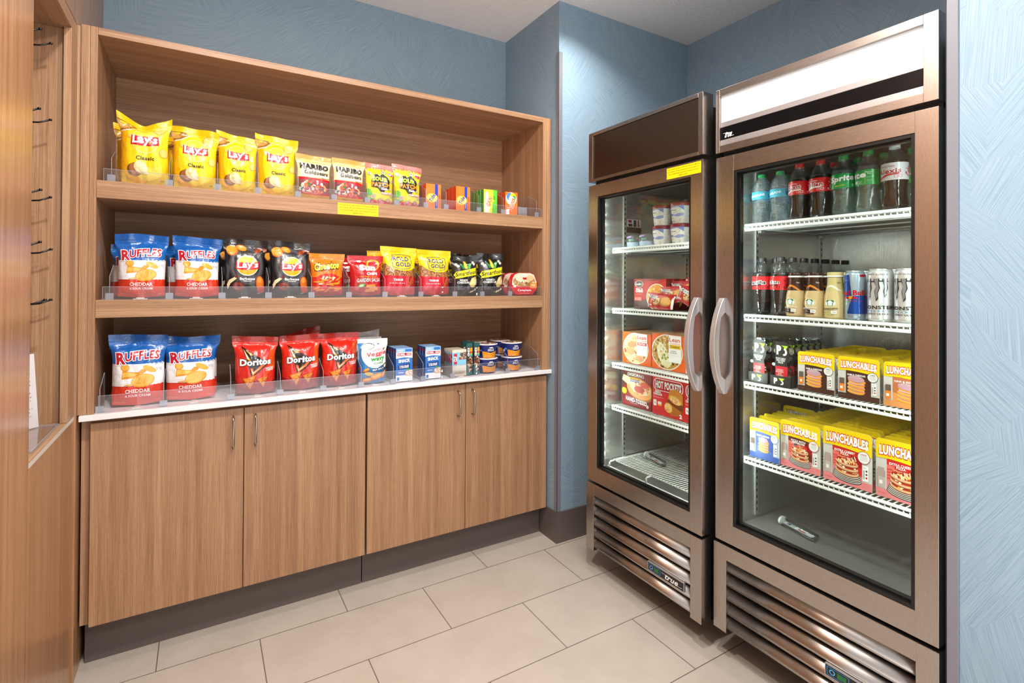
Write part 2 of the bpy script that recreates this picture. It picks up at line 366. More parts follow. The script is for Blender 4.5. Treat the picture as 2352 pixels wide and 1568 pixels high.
def tile():
    m = base_mat('beige_porcelain_tile', 'CDBFB2', .35); nt = m.node_tree; b = nt.nodes['Principled BSDF']; L = nt.links.new
    tc = nn(nt, 'ShaderNodeTexCoord'); mp = nn(nt, 'ShaderNodeMapping'); mp.inputs['Location'].default_value = (-.5365, .104, 0); L(tc.outputs['Object'], mp.inputs['Vector'])
    br = nn(nt, 'ShaderNodeTexBrick'); br.offset = .5; br.inputs['Scale'].default_value = 1; br.inputs['Brick Width'].default_value = .665; br.inputs['Row Height'].default_value = .3205
    br.inputs['Mortar Size'].default_value = .0019; br.inputs['Mortar Smooth'].default_value = .15; br.inputs['Bias'].default_value = 0
    br.inputs['Color1'].default_value = (*lin('BAB0A5'), 1); br.inputs['Color2'].default_value = (*lin('BDB3A8'), 1); br.inputs['Mortar'].default_value = (*lin('6B625A'), 1)
    L(mp.outputs[0], br.inputs['Vector'])
    n = nn(nt, 'ShaderNodeTexNoise'); n.inputs['Scale'].default_value = 5; n.inputs['Detail'].default_value = 8; n.inputs['Roughness'].default_value = .7; L(tc.outputs['Object'], n.inputs['Vector'])
    mx = nn(nt, 'ShaderNodeMix', data_type='RGBA', blend_type='MULTIPLY'); mx.inputs[0].default_value = .35
    L(br.outputs['Color'], mx.inputs[6]); L(ramp(nt, n.outputs[0], [(.35, 'D8D4D0'), (.65, 'FFFFFF')]), mx.inputs[7]); L(mx.outputs[2], b.inputs['Base Color'])
    bu = nn(nt, 'ShaderNodeBump'); bu.invert = True; bu.inputs['Strength'].default_value = .5; bu.inputs['Distance'].default_value = .002; L(br.outputs['Fac'], bu.inputs['Height']); L(bu.outputs[0], b.inputs['Normal'])
    return m
steel = metal('brushed_stainless', 'B6AEA8', .28, 'y', .015)
steel_v = metal('brushed_stainless_upright', 'B6AEA8', .28, 'z', .015)
silver = base_mat('satin_silver', 'C9C6C8', .32, .75)
rubber = base_mat('black_gasket', '0E0F10', .35)
acrylic = clear('clear_acrylic', 'FAFAFC', .985, .02, 1.45, extra=.01, diff=.02)
acr_edge = clear('acrylic_cut_edge', 'E6EAF2', .95, .2, 1.5, extra=.06, diff=.30)
glass = clear('door_glass', 'F6FAF8', .98, .0, 1.36)
YE = -3.7; YW = -2.75
# ---------------------------------------------------------------- room shell
def sbox(name, m, *b):
    mb = MB(); mb.box(*b, m); return struct(mb.build(name))
sbox('floor', tile(), -.6, 3.2, -2.3, .6, -.05, 0)
sbox('ceiling', ceilm(), -.6, 3.2, YE, .6, CEIL, CEIL+.05)
sbox('wall_back', wallm, -.1, 1.9634, .488, .6, 0, CEIL)
sbox('wall_column', wallm, 1.9634, 3.1, -.0819, .6, 0, CEIL)
sbox('wall_right', wallm, 2.965, 3.1, -1.80, -.0819, 0, CEIL)
sbox('wall_near', wallm, 1.992, 3.1, -2.2, -1.758, 0, CEIL)
sbox('baseboard_column', kick, 1.956, 2.90, -.0893, -.082, 0, .1639)
sbox('baseboard_column_side', kick, 1.956, 1.9633, -.0819, .0728, 0, .1639)
sbox('trim_3', wood_g, -.60, -.0345, -.034, .6, 0, 2.262)
sbox('wall_left', wood_g, -.6, -.0415, -.57, .6, 2.262, CEIL)
mb = MB(); mb.box(-.6, -.0405, -2.0, -.5705, 0, CEIL, wood_g); struct(mb.build('wall_left_panel'))
guard = base_mat('grey_corner_guard', '777780', .45)
mb = MB(); mb.box(1.9585, 1.9630, -.087, -.062, .165, 2.62, guard); mb.box(1.9585, 1.984, -.087, -.0825, .165, 2.62, guard)
struct(mb.build('trim_1', bevel=.0015))
mb = MB(); mb.box(1.9865, 1.9915, -1.780, -1.7535, .10, CEIL, guard); mb.box(1.9865, 2.02, -1.7575, -1.7535, .10, CEIL, guard)
struct(mb.build('trim_2', bevel=.0015))
for i, (x, y, e) in enumerate(LAMPS[:3]):
    t = thing('ceiling_downlight', ['round recessed downlight over the oak display niche', 'round recessed downlight over the middle of the aisle', 'round recessed downlight above the narrow freezer'][i], 'ceiling light', (x, y, CEIL))
    mb = MB(); mb.lathe([(.075, 0), (.095, -.001), (.098, -.006), (.075, -.006), (.070, -.002)], M('E8E4E0', 'matte'), 32, close=False); mb.build('trim_ring', t)
# ---------------------------------------------------------------- base cabinets
def wb(mb, name, root, bevel=0):
    L = root.location; mb.v = [(a-L[0], b-L[1], c-L[2]) for a, b, c in mb.v]; return mb.build(name, root, bevel)
def bar_pull(x, z0, z1, root):
    m = MB(); r = .0042; y = -.001
    m.tube([(x, y, z0), (x, y-.022, z0), (x, y-.029, z0+.004), (x, y-.031, z0+.012), (x, y-.031, z1-.012), (x, y-.029, z1-.004), (x, y-.022, z1), (x, y, z1)], r, NICK, 10)
    return m
NICK = base_mat('brushed_nickel', 'B9B2AC', .25, 1.0)
units = [((0, .4806), (.4838, .967), .4435, .5225, 'oak veneer base cabinet beside the display niche, two doors with nickel pulls'),
         ((.9755, 1.4605), (1.4637, 1.9492), 1.418, 1.4965, 'oak veneer base cabinet beside the blue column, two doors with nickel pulls')]
for (da, db, h1, h2, lab) in units:
    r = thing('base_cabinet', lab, 'cabinet', ((da[0]+db[1])/2, .25, 0), group='base cabinets under the white worktop')
    m = MB(); m.box(da[0]-(.0 if da[0] else .028), db[1]+.004, .024, .48, .164, .893, wood_v); m.box(da[0]+.01, db[1]-.01, .08, .47, .0, .164, dark); wb(m, 'body', r)
    for (a, b), hx in ((da, h1), (db, h2)):
        m = MB(); m.box(a, b, 0, .021, .163, .878, wood_v); d = wb(m, 'door', r, .0012)
        d['label'] = 'oak veneer slab door'
        hm = bar_pull(hx, .728, .848, r); L = r.location; hm.v = [(p-L[0], q-L[1], s-L[2]) for p, q, s in hm.v]; hm.build('handle', d)
    m = MB(); m.box(da[0]-(.0 if da[0] else .02), db[1]+(.0042 if da[0] == 0 else .004), .0734, .079, .0005, .160, kick); wb(m, 'toe_kick', r)
mb = MB(); mb.box(-.0286, 1.9625, -.030, .486, .894, .914, white_top)
tag(mb.build('worktop', bevel=.0015), 'thin white worktop running over both base cabinets', 'worktop')
# ---------------------------------------------------------------- open shelving hutch
hut = thing('shelving_hutch', 'open oak shelving hutch standing on the white worktop', 'shelving', (.96, .2, .914))
m = MB(); m.box(-.034, -.0095, -.0166, .46, .9145, 2.276, wood_v); m.box(-.0088, .0116, -.0166, .46, .9145, 2.276, wood_v); wb(m, 'side_panel', hut, .0008)
m = MB(); m.box(1.9073, 1.930, -.0166, .46, .9145, 2.276, wood_v); m.box(1.9307, 1.9585, -.0166, .46, .9145, 2.276, wood_v); wb(m, 'side_panel', hut, .0008)
m = MB(); m.box(.012, 1.907, -.0166, .46, 2.250, 2.276, wood_h); wb(m, 'top_panel', hut, .0008)
m = MB(); m.box(.012, 1.907, .432, .446, .9145, 2.2495, wood_h); wb(m, 'back_panel', hut)
for (a, b) in ((1.6751, 1.7375), (1.2512, 1.3141)):
    m = MB(); m.box(.0122, 1.9068, -.0166, .4315, a, b, wood_h); wb(m, 'shelf', hut, .0008)
S1, S2, S3 = 1.7378, 1.3144, .9143
# ---------------------------------------------------------------- acrylic fences and dividers
def fence(label, z, h, x0, x1, divs, pusher, deep=()):
    r = thing('acrylic_shelf_fence', label, 'shelf divider', ((x0+x1)/2, 0, z), group='clear acrylic fences along the shelf fronts'); o = r.location
    m = MB(); m.box(x0-o[0], x1-o[0], -.0085, -.0060, 0, h, acrylic); m.box(x0-o[0], x1-o[0], -.0085, -.0060, h, h+.0012, acr_edge)
    m.box(x0-o[0], x0+.0012-o[0], -.0086, -.0059, 0, h, acr_edge); m.box(x1-.0012-o[0], x1-o[0], -.0086, -.0059, 0, h, acr_edge); m.build('front_rail', r)
    for x in divs:
        m = MB(); X = x-o[0]
        prof = [(-.004, 0), (-.004, .085), (.09, .128), (.36, .128), (.36, 0)] if x in deep else [(-.004, 0), (-.004, .085), (.09, .128), (.098, .128), (.098, 0)]
        t = .0011; vs = [(X-t, a, b) for a, b in prof]+[(X+t, a, b) for a, b in prof]; n = 5
        m.add(vs, [tuple(range(n)), tuple(range(2*n-1, n-1, -1))], acrylic); m.add(vs, [(i, (i+1) % n, n+(i+1) % n, n+i) for i in range(n)], acr_edge)
        m.build('divider', r)
        m = MB(); m.box(X-.012, X+.012, -.0058, -.0045, .0, .024, acr_edge); m.box(X-.012, X+.012, -.0045, .014, 0, .0015, acr_edge); m.build('clip', r)
    for x in pusher:
        m = MB(); X = x-o[0]; wm = M('E9E4DC', 'plastic'); m.box(X-.022, X+.022, -.0040, .006, .0006, .0035, wm); m.box(X-.012, X+.012, -.0055, -.004, .0006, .0075, wm); m.box(X-.009, X+.009, .006, .36, .0006, .0022, wm); m.build('pusher_track', r)
    return r
fence('clear acrylic fence along the top shelf, in front of the yellow chip bags', S1, .043, .030, 1.903, [.052, .225, .382, .5255, .6757, .8225, .9665, 1.1012, 1.2445, 1.349, 1.527, 1.668, 1.875], [], (1.2445, 1.349, 1.527, 1.668, 1.875))
fence('clear acrylic fence along the middle shelf, in front of the pretzel bags', S2, .046, .030, 1.903, [.050, .2285, .401, .5665, .7325, .888, 1.0495, 1.222, 1.398, 1.5485, 1.7125], [.14, .315, .48, .65, 1.13, 1.30])
fence('clear acrylic fence along the white worktop, in front of the snack boxes', S3, .060, .022, 1.903, [.026, .214, .434, .614, .7835, .945, 1.092, 1.236, 1.388, 1.7, 1.888], [.13, .31, .53, .70, .86, 1.01, 1.435], (1.092, 1.236, 1.388, 1.888))
# ---------------------------------------------------------------- oak display niche on the left
nic = thing('display_niche', 'tall oak display niche with black peg hooks and a sill', 'cabinet', (-.2, -.3, 0)); XL = -.0405
m = MB(); m.box(-.06, XL, -.5695, -.0345, 0, .903, wood_g); wb(m, 'lower_panel', nic, .0008)
m = MB(); m.box(-.42, XL, -.5695, -.0345, .904, .917, wood_y); m.box(XL-.0005, XL+.0006, -.5695, -.0345, .904, .917, M('D9D2C8')); wb(m, 'sill', nic)
m = MB(); m.box(-.42, XL-.02, -.105, -.09, .9175, 2.2135, wood_v); wb(m, 'side_panel', nic)
m = MB(); m.box(-.42, -.405, -.5695, -.1055, .9175, 2.2135, wood_v); wb(m, 'back_panel', nic)
m = MB(); m.box(XL-.02, XL, -.130, -.046, .9175, 2.2135, wood_v); m.box(XL-.0215, XL-.0005, -.0445, -.0345, .9175, 2.2560, guard); wb(m, 'front_stile', nic, .0008)
m = MB(); m.box(-.42, XL, -.5695, -.046, 2.2140, 2.2560, wood_y); wb(m, 'top_panel', nic, .0008)
blk = M('121214', 'plastic')
hooks = [(-.186, 2.129), (-.309, 2.123), (-.181, 1.889), (-.313, 1.887), (-.17, 1.646), (-.288, 1.652), (-.156, 1.482), (-.286, 1.497), (-.150, 1.321), (-.222, 1.323)]
for (y, z) in hooks:
    m = MB(); m.tube([(-.404, y, z-.012), (-.125, y, z-.014), (-.108, y, z-.012), (-.083, y, z-.001)], .0027, blk, 8)
    m.lathe([(.0002, -.004), (.004, -.003), (.0045, 0), (.004, .003), (.0002, .004)], blk, 10, (-.081, y, z)); m.box(-.4045, -.401, y-.02, y+.02, z-.03, z+.004, blk); wb(m, 'peg_hook', nic)
carton('earbud_packet', 'small black blister packet hanging on a peg hook in the display niche', 'packet', .05, .10, .012, '17151C', [Rc('2A2340', 0, .0, 1, .6), Tx('F2F2F2', 'ON', .6, .84, .7, .14, .02, .2), El('DDE23A', .55, .08, .18, .05), Pl('C9CBD8', [(.9, .3), (1, .3), (.5, .8), (.4, .8)])], (-.155, -.286, 1.378), .5, kind='foil')
t = thing('sign_holder', 'clear acrylic sign holder with a printed price list on the niche sill', 'sign', (-.13, -.35, .9172))
m = MB(); m.box(-.12, .073, -.117, .200, 0, .005, acrylic); m.box(.0705, .0735, -.117, .200, 0, .0055, acr_edge); m.box(-.12, .073, .197, .200, 0, .0055, acr_edge); o = m.build('base', t); o.rotation_euler[2] = 0
m = MB(); W0, H0 = .20, .235
m.add([(-.155, .000, .004), (.025, .19, .004), (.012, .19, .235), (-.17, .0, .235)], [(0, 1, 2, 3)], M('EFEAE8', 'paper'))
m.add([(-.158, -.003, .004), (.028, .193, .004), (.015, .193, .240), (-.173, -.003, .240)], [(0, 1, 2, 3)], acrylic)
def pap(x, y, off): return (-.155+.18*x+.0-.014*y-.0+off*.7, .19*x, .004+.231*y) if False else (-.155+.18*x-.014*y+off, .19*x-off, .004+.231*y)
emit_print(m, [Tx('4A4648', s_, .80+.06*(i % 2), .84-i*.052, .22+.09*((i*7) % 3), .016, .005) for i, s_ in enumerate(['Menu', 'Water 2.50', 'Soda 3.00', 'Energy drink', 'Juice 3.25', 'Chips 2.75', 'Candy 3.00', 'Cookies', 'Crackers', 'Popcorn', '', 'Frozen', 'Pizza 8.00', 'Please charge to room'] ) if s_], 1, 1, lambda x, y, o: pap(x, y, .0008+o), 'matte', clip=(0, .94, 0, 1))
m.build('printed_page', t, fix=False)
# ---------------------------------------------------------------- glass-door refrigerators
liner = metal('aluminium_liner', 'E2E2DE', .2, 'z', .3, .86, gs=900, zs=.0008)
nt = liner.node_tree; b_ = nt.nodes['Principled BSDF']; b_.inputs['Anisotropic'].default_value = 1.0
tn = nn(nt, 'ShaderNodeTangent', direction_type='RADIAL', axis='Z'); nt.links.new(tn.outputs[0], b_.inputs['Tangent'])
bu_ = [n for n in nt.nodes if n.type == 'BUMP'][0]; bu_.inputs['Distance'].default_value = .0016
tc_ = nn(nt, 'ShaderNodeTexCoord'); n_ = nn(nt, 'ShaderNodeTexNoise'); n_.inputs['Scale'].default_value = 3.5; n_.inputs['Detail'].default_value = 1
nt.links.new(tc_.outputs['Object'], n_.inputs['Vector']); b2 = nn(nt, 'ShaderNodeBump'); b2.inputs['Strength'].default_value = .35; b2.inputs['Distance'].default_value = .03
nt.links.new(n_.outputs[0], b2.inputs['Height']); nt.links.new(b2.outputs[0], bu_.inputs['Normal'])
floor_liner = metal('stainless_fridge_floor', 'A8A6A0', .3, 'y', .03, .6)
wire = base_mat('white_epoxy_wire', 'F2F5F2', .3)
led = base_mat('led_tube', 'FFFFFF', .5, emit='F4FFF8', estr=150.0)
pil_m = base_mat('galvanised_strip', 'C9CCC8', .35, .6)
def script_true(mb, place, cx, cy, w, h, c, W=1, H=1, kind='plastic'):
    """slanting chrome wordmark"""
    emit_print(mb, [Tx(c, 'true', cx, cy, w, h, .03, .42), Pl(c, [(cx-w*.75, cy+h*.33), (cx-w*.1, cy+h*.36), (cx-w*.1, cy+h*.30), (cx-w*.75, cy+h*.27)]), Pl(c, [(cx+w*.40, cy-h*.36), (cx+w*.78, cy-h*.32), (cx+w*.78, cy-h*.38), (cx+w*.40, cy-h*.44)])], W, H, lambda x, y, o: place(x/W, y/H, o), kind)
def fridge(label, X, y0, y1, lit, shelves, oy0, oy1, ledpow, hy, bz):
    r = thing('glass_door_refrigerator', label, 'refrigerator', (X+.4, (y0+y1)/2, 0)); XBk = X+.765
    iy0, iy1 = y0-.020, y1+.020
    m = MB(); shell = base_mat('dark_fridge_side', '26241F', .4, .3)
    m.box(X+.052, X+.80, iy0+.001, y0-.004, .112, 2.06, shell); m.box(X+.052, X+.80, y1+.004, iy1-.001, .112, 2.06, shell)
    m.box(XBk+.002, X+.80, iy1, iy0, .112, 2.06, shell); m.box(X+.052, X+.80, iy1, iy0, 1.872, 2.06, shell); m.box(X+.10, X+.80, iy1, iy0, .112, .455, shell); wb(m, 'cabinet_shell', r)
    m = MB()   # liner: thin lining of the box
    a, b2_, c, d = X+.055, XBk, .470, 1.868
    m.box(a, b2_, iy0-.001, iy0, c, d, liner); m.box(a, b2_, iy1, iy1+.001, c, d, liner); m.box(b2_, b2_+.001, iy1, iy0, c, d, liner); m.box(a, b2_, iy1, iy0, d, d+.001, liner)
    wb(m, 'interior_liner', r)
    m = MB(); m.box(a, b2_, iy1, iy0, .457, .470, floor_liner); wb(m, 'interior_floor', r)
    # pilaster strips with slots
    for (x, yy, sgn) in ((X+.212, iy0, -1), (X+.665, iy0, -1), (X+.212, iy1, 1), (X+.665, iy1, 1)):
        m = MB(); ya, yb = sorted((yy+sgn*.0012, yy+sgn*.007)); m.box(x-.009, x+.009, ya, yb, .485, 1.86, pil_m)
        yf = yb+.0003 if sgn > 0 else ya-.0003; zs = .50; sl = MB(); vs = []; fs = []
        while zs < 1.85:
            k = len(vs); vs += [(x-.003, yf, zs), (x+.003, yf, zs), (x+.003, yf, zs+.012), (x-.003, yf, zs+.012)]; fs.append((k, k+1, k+2, k+3)); zs += .0245
        m.add(vs, fs, dark); wb(m, 'shelf_pilaster', r)
    # wire shelves
    for z, kind in shelves:
        m = MB(); xa, xb = X+.128, X+.705; ya, yb = iy1+.012, iy0-.012
        if kind == 'low': xa = X+.10
        rr = .0042
        if kind != 'low':
            m.tube([(xa, ya, z), (xa, yb, z)], rr+.0012, wire); m.tube([(xa, ya, z-.017), (xa, yb, z-.017)], rr+.0012, wire)
            m.tube([(xb, ya, z-.004), (xb, yb, z-.004)], rr, wire)
        else:
            m.tube([(xa, ya, z-.025), (xa, yb, z-.025)], .004, wire); m.tube([(xb, ya, z-.004), (xb, yb, z-.004)], rr, wire)
        m.tube([(xa, ya, z-.006), (xb, ya, z-.006)], rr, wire); m.tube([(xa+(.03 if kind == 'low' else 0), yb, z-.006), (xb, yb, z-.006)], rr, wire)
        for q in (.25, .5, .78): m.tube([(xa+(xb-xa)*q, ya, z-.0085), (xa+(xb-xa)*q, yb, z-.0085)], .0032, wire, 6)
        n = 38; 
        for i in range(n+1):
            y = ya+(yb-ya)*i/n
            if kind != 'low': m.tube([(xa-.001, y, z-.017), (xa-.004, y, z-.008), (xa-.001, y, z), (xa+.008, y, z), (xb, y, z)], .0022, wire, 5)
            else: m.tube([(xa+.035, y, z), (xb, y, z)], .0024, wire, 5)
        if kind == 'low':
            for q in (0.02, .42, .98):
                y = yb+(ya-yb)*q; m.tube([(xa, y, z-.025), (xa, y, z-.004), (xa+.006, y, z+.0), (xa+.04, y, z)], .0042, wire, 8)
            m.tube([(xa+.04, ya, z-.004), (xa+.04, yb, z-.004)], .003, wire, 6)
        for (x, yy, sg) in ((X+.225, iy0, -1), (X+.655, iy0, -1), (X+.225, iy1, 1), (X+.655, iy1, 1)):
            a1, a2 = sorted((yy+sg*.008, yy+sg*.022)); m.box(x-.012, x+.012, a1, a2, z-.024, z-.013, pil_m) if kind != 'low' else None
        wb(m, 'wire_shelf', r)
    # light strips behind the door frame
    for yy in (iy0-.008, iy1+.008):
        m = MB(); m.box(X+.060, X+.070, yy-.006, yy+.006, .52, 1.82, M('E8EEEA', 'plastic')); k = 0; z = .54
        while z < 1.81: m.box(X+.070, X+.0735, yy-.0045, yy+.0045, z, z+.013, led); z += .047
        wb(m, 'light_strip', r)
    # evaporator housing at the top
    m = MB(); m.box(X+.30, XBk-.003, iy1+.004, iy0-.004, 1.845, 1.866, M('4B4A45', 'matte')); m.tube([(X+.24, iy0-.10, 1.864), (X+.26, iy0-.2, 1.842), (X+.3, iy1+.12, 1.842), (X+.3, iy1+.06, 1.864)], .003, rubber); wb(m, 'evaporator_cover', r)
    # door
    dr = thing('door', None, None, (0, 0, 0)); dr.parent = r; z0, z1 = .437, 1.853; oz0, oz1 = .507, 1.795; LO = r.location
    def db(m, name, bev=0):
        m.v = [(p-LO[0], q-LO[1], s-LO[2]) for p, q, s in m.v]; o = m.build(name, dr, bev); return o
    dr.empty_display_size = .05
    m = MB(); m.box(X, X+.045, oy0, y0, z0, z1, steel_v); m.box(X, X+.045, y1, oy1, z0, z1, steel_v); m.box(X, X+.045, oy1, oy0, oz1, z1, steel); m.box(X, X+.045, oy1, oy0, z0, oz0, steel); db(m, 'door_frame', .0006)
    m = MB(); g = .010
    for (p, q) in ((.0025, 0), (.018, .006)):
        for bx in ((oy0-g-q, oy0-q, oz0, oz1), (oy1+q, oy1+g+q, oz0, oz1), (oy1+g+q, oy0-g-q, oz1-g-q, oz1-q), (oy1+g+q, oy0-g-q, oz0+q, oz0+g+q)):
            m.box(X+p, X+p+.017, *bx, rubber)
    db(m, 'gasket', .0008)
    m = MB(); m.box(X+.0135, X+.0165, oy1+.004, oy0-.004, oz0+.004, oz1-.004, glass); db(m, 'glass_pane')
    m = MB(); N = 20; out = []; inn = []   # bow handle
    zA, zB = .978, 1.331; zm = (zA+zB)/2; hh = (zB-zA)/2
    for i in range(N+1):
        t = -1+2*i/N; out.append((X-.008-.056*(1-t*t)**.9, zm+hh*t))
    for i in range(N+1):
        t = 1-2*i/N; s = max(-1, min(1, t/.66)); inn.append((X+.0003 if abs(t) > .66 else X-.016-.018*(1-s*s)**.5, zm+hh*t))
    poly = out+inn; wdt = .0105
    tri = tessellate_polygon([[Vector((a_, b_, 0)) for a_, b_ in poly]]); n = len(poly)
    vs = [(a_, hy-wdt, b_) for a_, b_ in poly]+[(a_, hy+wdt, b_) for a_, b_ in poly]
    m.add(vs, [tuple(q) for q in tri]+[tuple(n+k for k in q) for q in tri]+[(i, (i+1) % n, n+(i+1) % n, n+i) for i in range(n)], silver)
    db(m, 'handle', .0015)
    # header
    m = MB(); hz0, hz1 = 1.871, 2.1075
    if lit:
        ry0, ry1, rz0, rz1 = y0-.014, y1+.034, 1.897, 2.082
    else: ry0, ry1, rz0, rz1 = y0-.026, y1+.022, 1.884, 2.091
    m.box(X, X+.058, ry0, y0+.003, hz0, hz1, steel_v); m.box(X, X+.058, y1, ry1, hz0, hz1, steel_v); m.box(X, X+.058, ry1, ry0, rz1, hz1, steel); m.box(X, X+.058, ry1, ry0, hz0, rz0, steel); wb(m, 'header_frame', r, .0008)
    if lit:
        m = MB(); m.box(X+.010, X+.05, ry1, ry0, 1.985, 2.082, LIGHTBOX); wb(m, 'light_panel', r)
        m = MB(); m.box(X+.007, X+.05, ry1, ry0, 1.966, 1.984, silver); m.box(X+.007, X+.05, ry1, ry0, 1.897, 1.9185, silver); wb(m, 'header_strip', r, .001)
        m = MB(); m.box(X+.009, X+.05, ry1, ry0, 1.919, 1.9655, DARKBAND); LX = LO
        k0 = len(m.v); emit_w = ry0-ry1
        script_true(m, lambda x, y, o: (X+.0088-o, ry0-x*emit_w, 1.919+y*.0465), .050, .36, .046, .46, 'F0F0F2', emit_w, .0465); wb(m, 'brand_band', r)
    else:
        m = MB(); m.box(X+.004, X+.05, ry1+.0015, ry0-.0015, rz0+.0015, rz1-.0015, steel_d); wb(m, 'header_panel', r)
    # screws in the dark slot under the header
    m = MB(); m.box(X+.045, X+.0515, y1+.004, y0-.004, .430, 1.871, rubber) if False else None
    m.box(X+.040, X+.0515, y1+.004, y0-.004, 1.8535, 1.8708, dark)
    for q in (.12, .36, .58, .82): m.lathe([(.003, 0), (.0028, .0016), (.0004, .002)], M('D0D0D0', 'metal'), 10, (X+.0392, y0+(y1-y0)*q, 1.858))
    wb(m, 'screw_rail', r)
    # grille
    gl = thing('grille', None, None, (0, 0, 0)); gl.parent = r
    def gb(m, name, bev=0):
        m.v = [(p-LO[0], q-LO[1], s-LO[2]) for p, q, s in m.v]; return m.build(name, gl, bev)
    gy0, gy1 = y0-.050, y1+.050; gt = .374; Xg = X-.004
    m = MB(); m.box(Xg, X+.05, gy0, y0+.004, .11, .4265, steel_v); m.box(Xg, X+.05, y1-.002, gy1, .11, .4265, steel_v); m.box(Xg, X+.05, gy1, gy0, gt, .4265, steel); gb(m, 'grille_frame', .0008)
    for i in range(5):
        z = .3480-i*.0518; pr = [(.038, .026), (.020, .016), (.006, .002), (.001, -.008), (.0005, -.013), (.003, -.017), (.008, -.0185), (.012, -.017)]
        m = MB(); n = len(pr); vs = [(X+dx, gy0-.0005, z+dz) for dx, dz in pr]+[(X+dx, gy1+.0005, z+dz) for dx, dz in pr]
        m.add(vs, [(k, k+1, n+k+1, n+k) for k in range(n-1)], steel, True); o = gb(m, 'louvre'); so = o.modifiers.new('thick', 'SOLIDIFY'); so.thickness = .0015
    m = MB(); m.box(X+.046, X+.052, gy1, gy0, .115, .372, dark); gb(m, 'grille_backing')
    # control badge with display
    m = MB(); by0, by1 = y0-.400, y0-.590; bz0, bz1 = .190, .226
    if bz: bz0, bz1 = .190, .226
    m.box(X-.006, X+.004, by1, by0, bz0, bz1, silver); pl = lambda x, y, o: (X-.0062-o, by0-x*(by0-by1), bz0+y*(bz1-bz0))
    emit_print(m, [Rc('1B1C1E', .012, .06, .988, .94), Rc('2E6FA8', .03, .14, .37, .86), Rc('11181C', .045, .2, .355, .8), El('4FA6D8', .115, .5, .045, .22), El('11181C', .115, .5, .028, .14), Rc('1F6A35', .19, .28, .33, .72)], 1, 1, pl, 'plastic')
    script_true(m, lambda x, y, o: pl(x, y, o+.001), .68, .5, .36, .56, 'E6E6E8', by0-by1, bz1-bz0); wb(m, 'control_badge', r, 0)
    for (x, yy) in ((X+.22, y0-.12), (X+.22, y1+.12), (X+.70, y0-.07), (X+.70, y1+.07)):
        m = MB(); m.lathe([(.020, .0), (.022, .004), (.022, .03), (.012, .034), (.012, .1115)], rubber, 16, (x, yy, 0)); wb(m, 'foot', r)
    return r
LIGHTBOX = base_mat('backlit_white_panel', 'AEAEAE', .2, emit='FFFFFF', estr=.36)
DARKBAND = base_mat('glossy_black_band', '17161A', .22, .6)
steel_d = metal('dark_brushed_panel', '6E5F54', .34, 'y', .05)
FA = fridge('narrow stainless glass-door freezer holding ice cream and frozen meal boxes', 1.9463, -.358, -1.0264, False, [(1.552, 0), (1.257, 0), (.990, 0), (.783, 0), (.515, 'low')], -.4215, -.9705, 1, -1.003, 0)
FB = fridge('stainless glass-door drinks refrigerator with a lit white header', 1.9877, -1.054, -1.7388, True, [(1.606, 0), (1.264, 0), (1.008, 0), (.724, 0)], -1.128, -1.6855, 1, -1.085, 0)
# ---------------------------------------------------------------- yellow notices
NOTE = ['We cannot accept CASH for Express Market', 'purchases. All purchases are to be paid for', 'by Credit/Debit card and invoiced to your', 'guest room.']
def notice(name, label, loc, rz, W, H):
    m = MB(); yl = M('E6D010', 'paper'); m.box(-W/2, W/2, -.0004, .0, 0, H, yl)
    emit_print(m, [Tx('94690A', s, .5, .83-.22*i, [.94, .92, .88, .26][i], .15, .014) for i, s in enumerate(NOTE)], W, H, lambda x, y, o: (x-W/2, -.0005-o, y), 'paper')
    o = m.build(name, None, fix=False); o.location = loc; o.rotation_euler[2] = rz; return tag(o, label, 'notice', 'yellow no-cash notices')
notice('paper_notice', 'yellow no-cash notice taped to the edge of the top wooden shelf', (.924, -.0170, 1.6765), 0, .178, .050)
notice('paper_notice', 'yellow no-cash notice taped above the freezer door glass', (1.9459, -.935, 1.803), -pi/2, .168, .044)
# ================================================================ packaging artwork (normalised 0..1 on each front face)
LAYS = lambda cx, cy, w, h: [Pl('C8102E', [(cx-w*.52, cy-h*.30), (cx-w*.50, cy+h*.26), (cx-w*.2, cy+h*.18), (cx+w*.2, cy+h*.20), (cx+w*.50, cy+h*.30), (cx+w*.52, cy-h*.22), (cx+w*.2, cy-h*.34), (cx-w*.2, cy-h*.36)]),
    Tx('FFFFFF', "Lay's", cx, cy-.01*h, w*.92, h*.66, .035, .10, 3)]
def chip(cx, cy, r, a=0): return [El('E2A93C', cx, cy, r, r*.62, a, 16), El('F3CF72', cx+.006, cy+.006, r*.86, r*.52, a, 16)]
def lays_classic():
    a = [El('F9E15A', .5, .93, .62, .14), El('F5B400', .30, .5, .42, .50, 10, 20), El('F9D71C', .58, .52, .46, .47, 0, 24),
         Pl('9A6A2C', [(.0, .92), (.30, .90), (.38, .86), (.22, .78), (.0, .74)]), Pl('C99B52', [(.0, .90), (.26, .885), (.30, .86), (.14, .80), (.0, .78)]), Pl('E9DCC0', [(.0, .735), (.22, .772), (.40, .865), (.38, .875), (.2, .79), (.0, .75)])]
    a += chip(.78, .82, .13, 20)+chip(.90, .47, .11, 60)+chip(.20, .68, .05)
    a += [El('FFF3B0', .51, .625, .275, .185, 0, 32), El('FDD835', .51, .625, .262, .175, 0, 32)]+LAYS(.51, .632, .56, .245)
    a += [Tx('3A2E14', 'Classic', .52, .375, .36, .055, .02)]
    a += [El('7C4A24', .30, .20, .16, .085, -25, 20), El('A76C3A', .33, .22, .14, .08, -25, 20), El('EAD79C', .42, .25, .13, .085, -20, 20), El('F2E6B8', .46, .225, .12, .07, -35, 20), El('E3CB86', .44, .20, .12, .03, -45, 20), El('F4E9C2', .50, .19, .10, .025, -40, 20)]
    a += [Tx('8A6A10', '260', .88, .06, .09, .03, .01)]
    return a
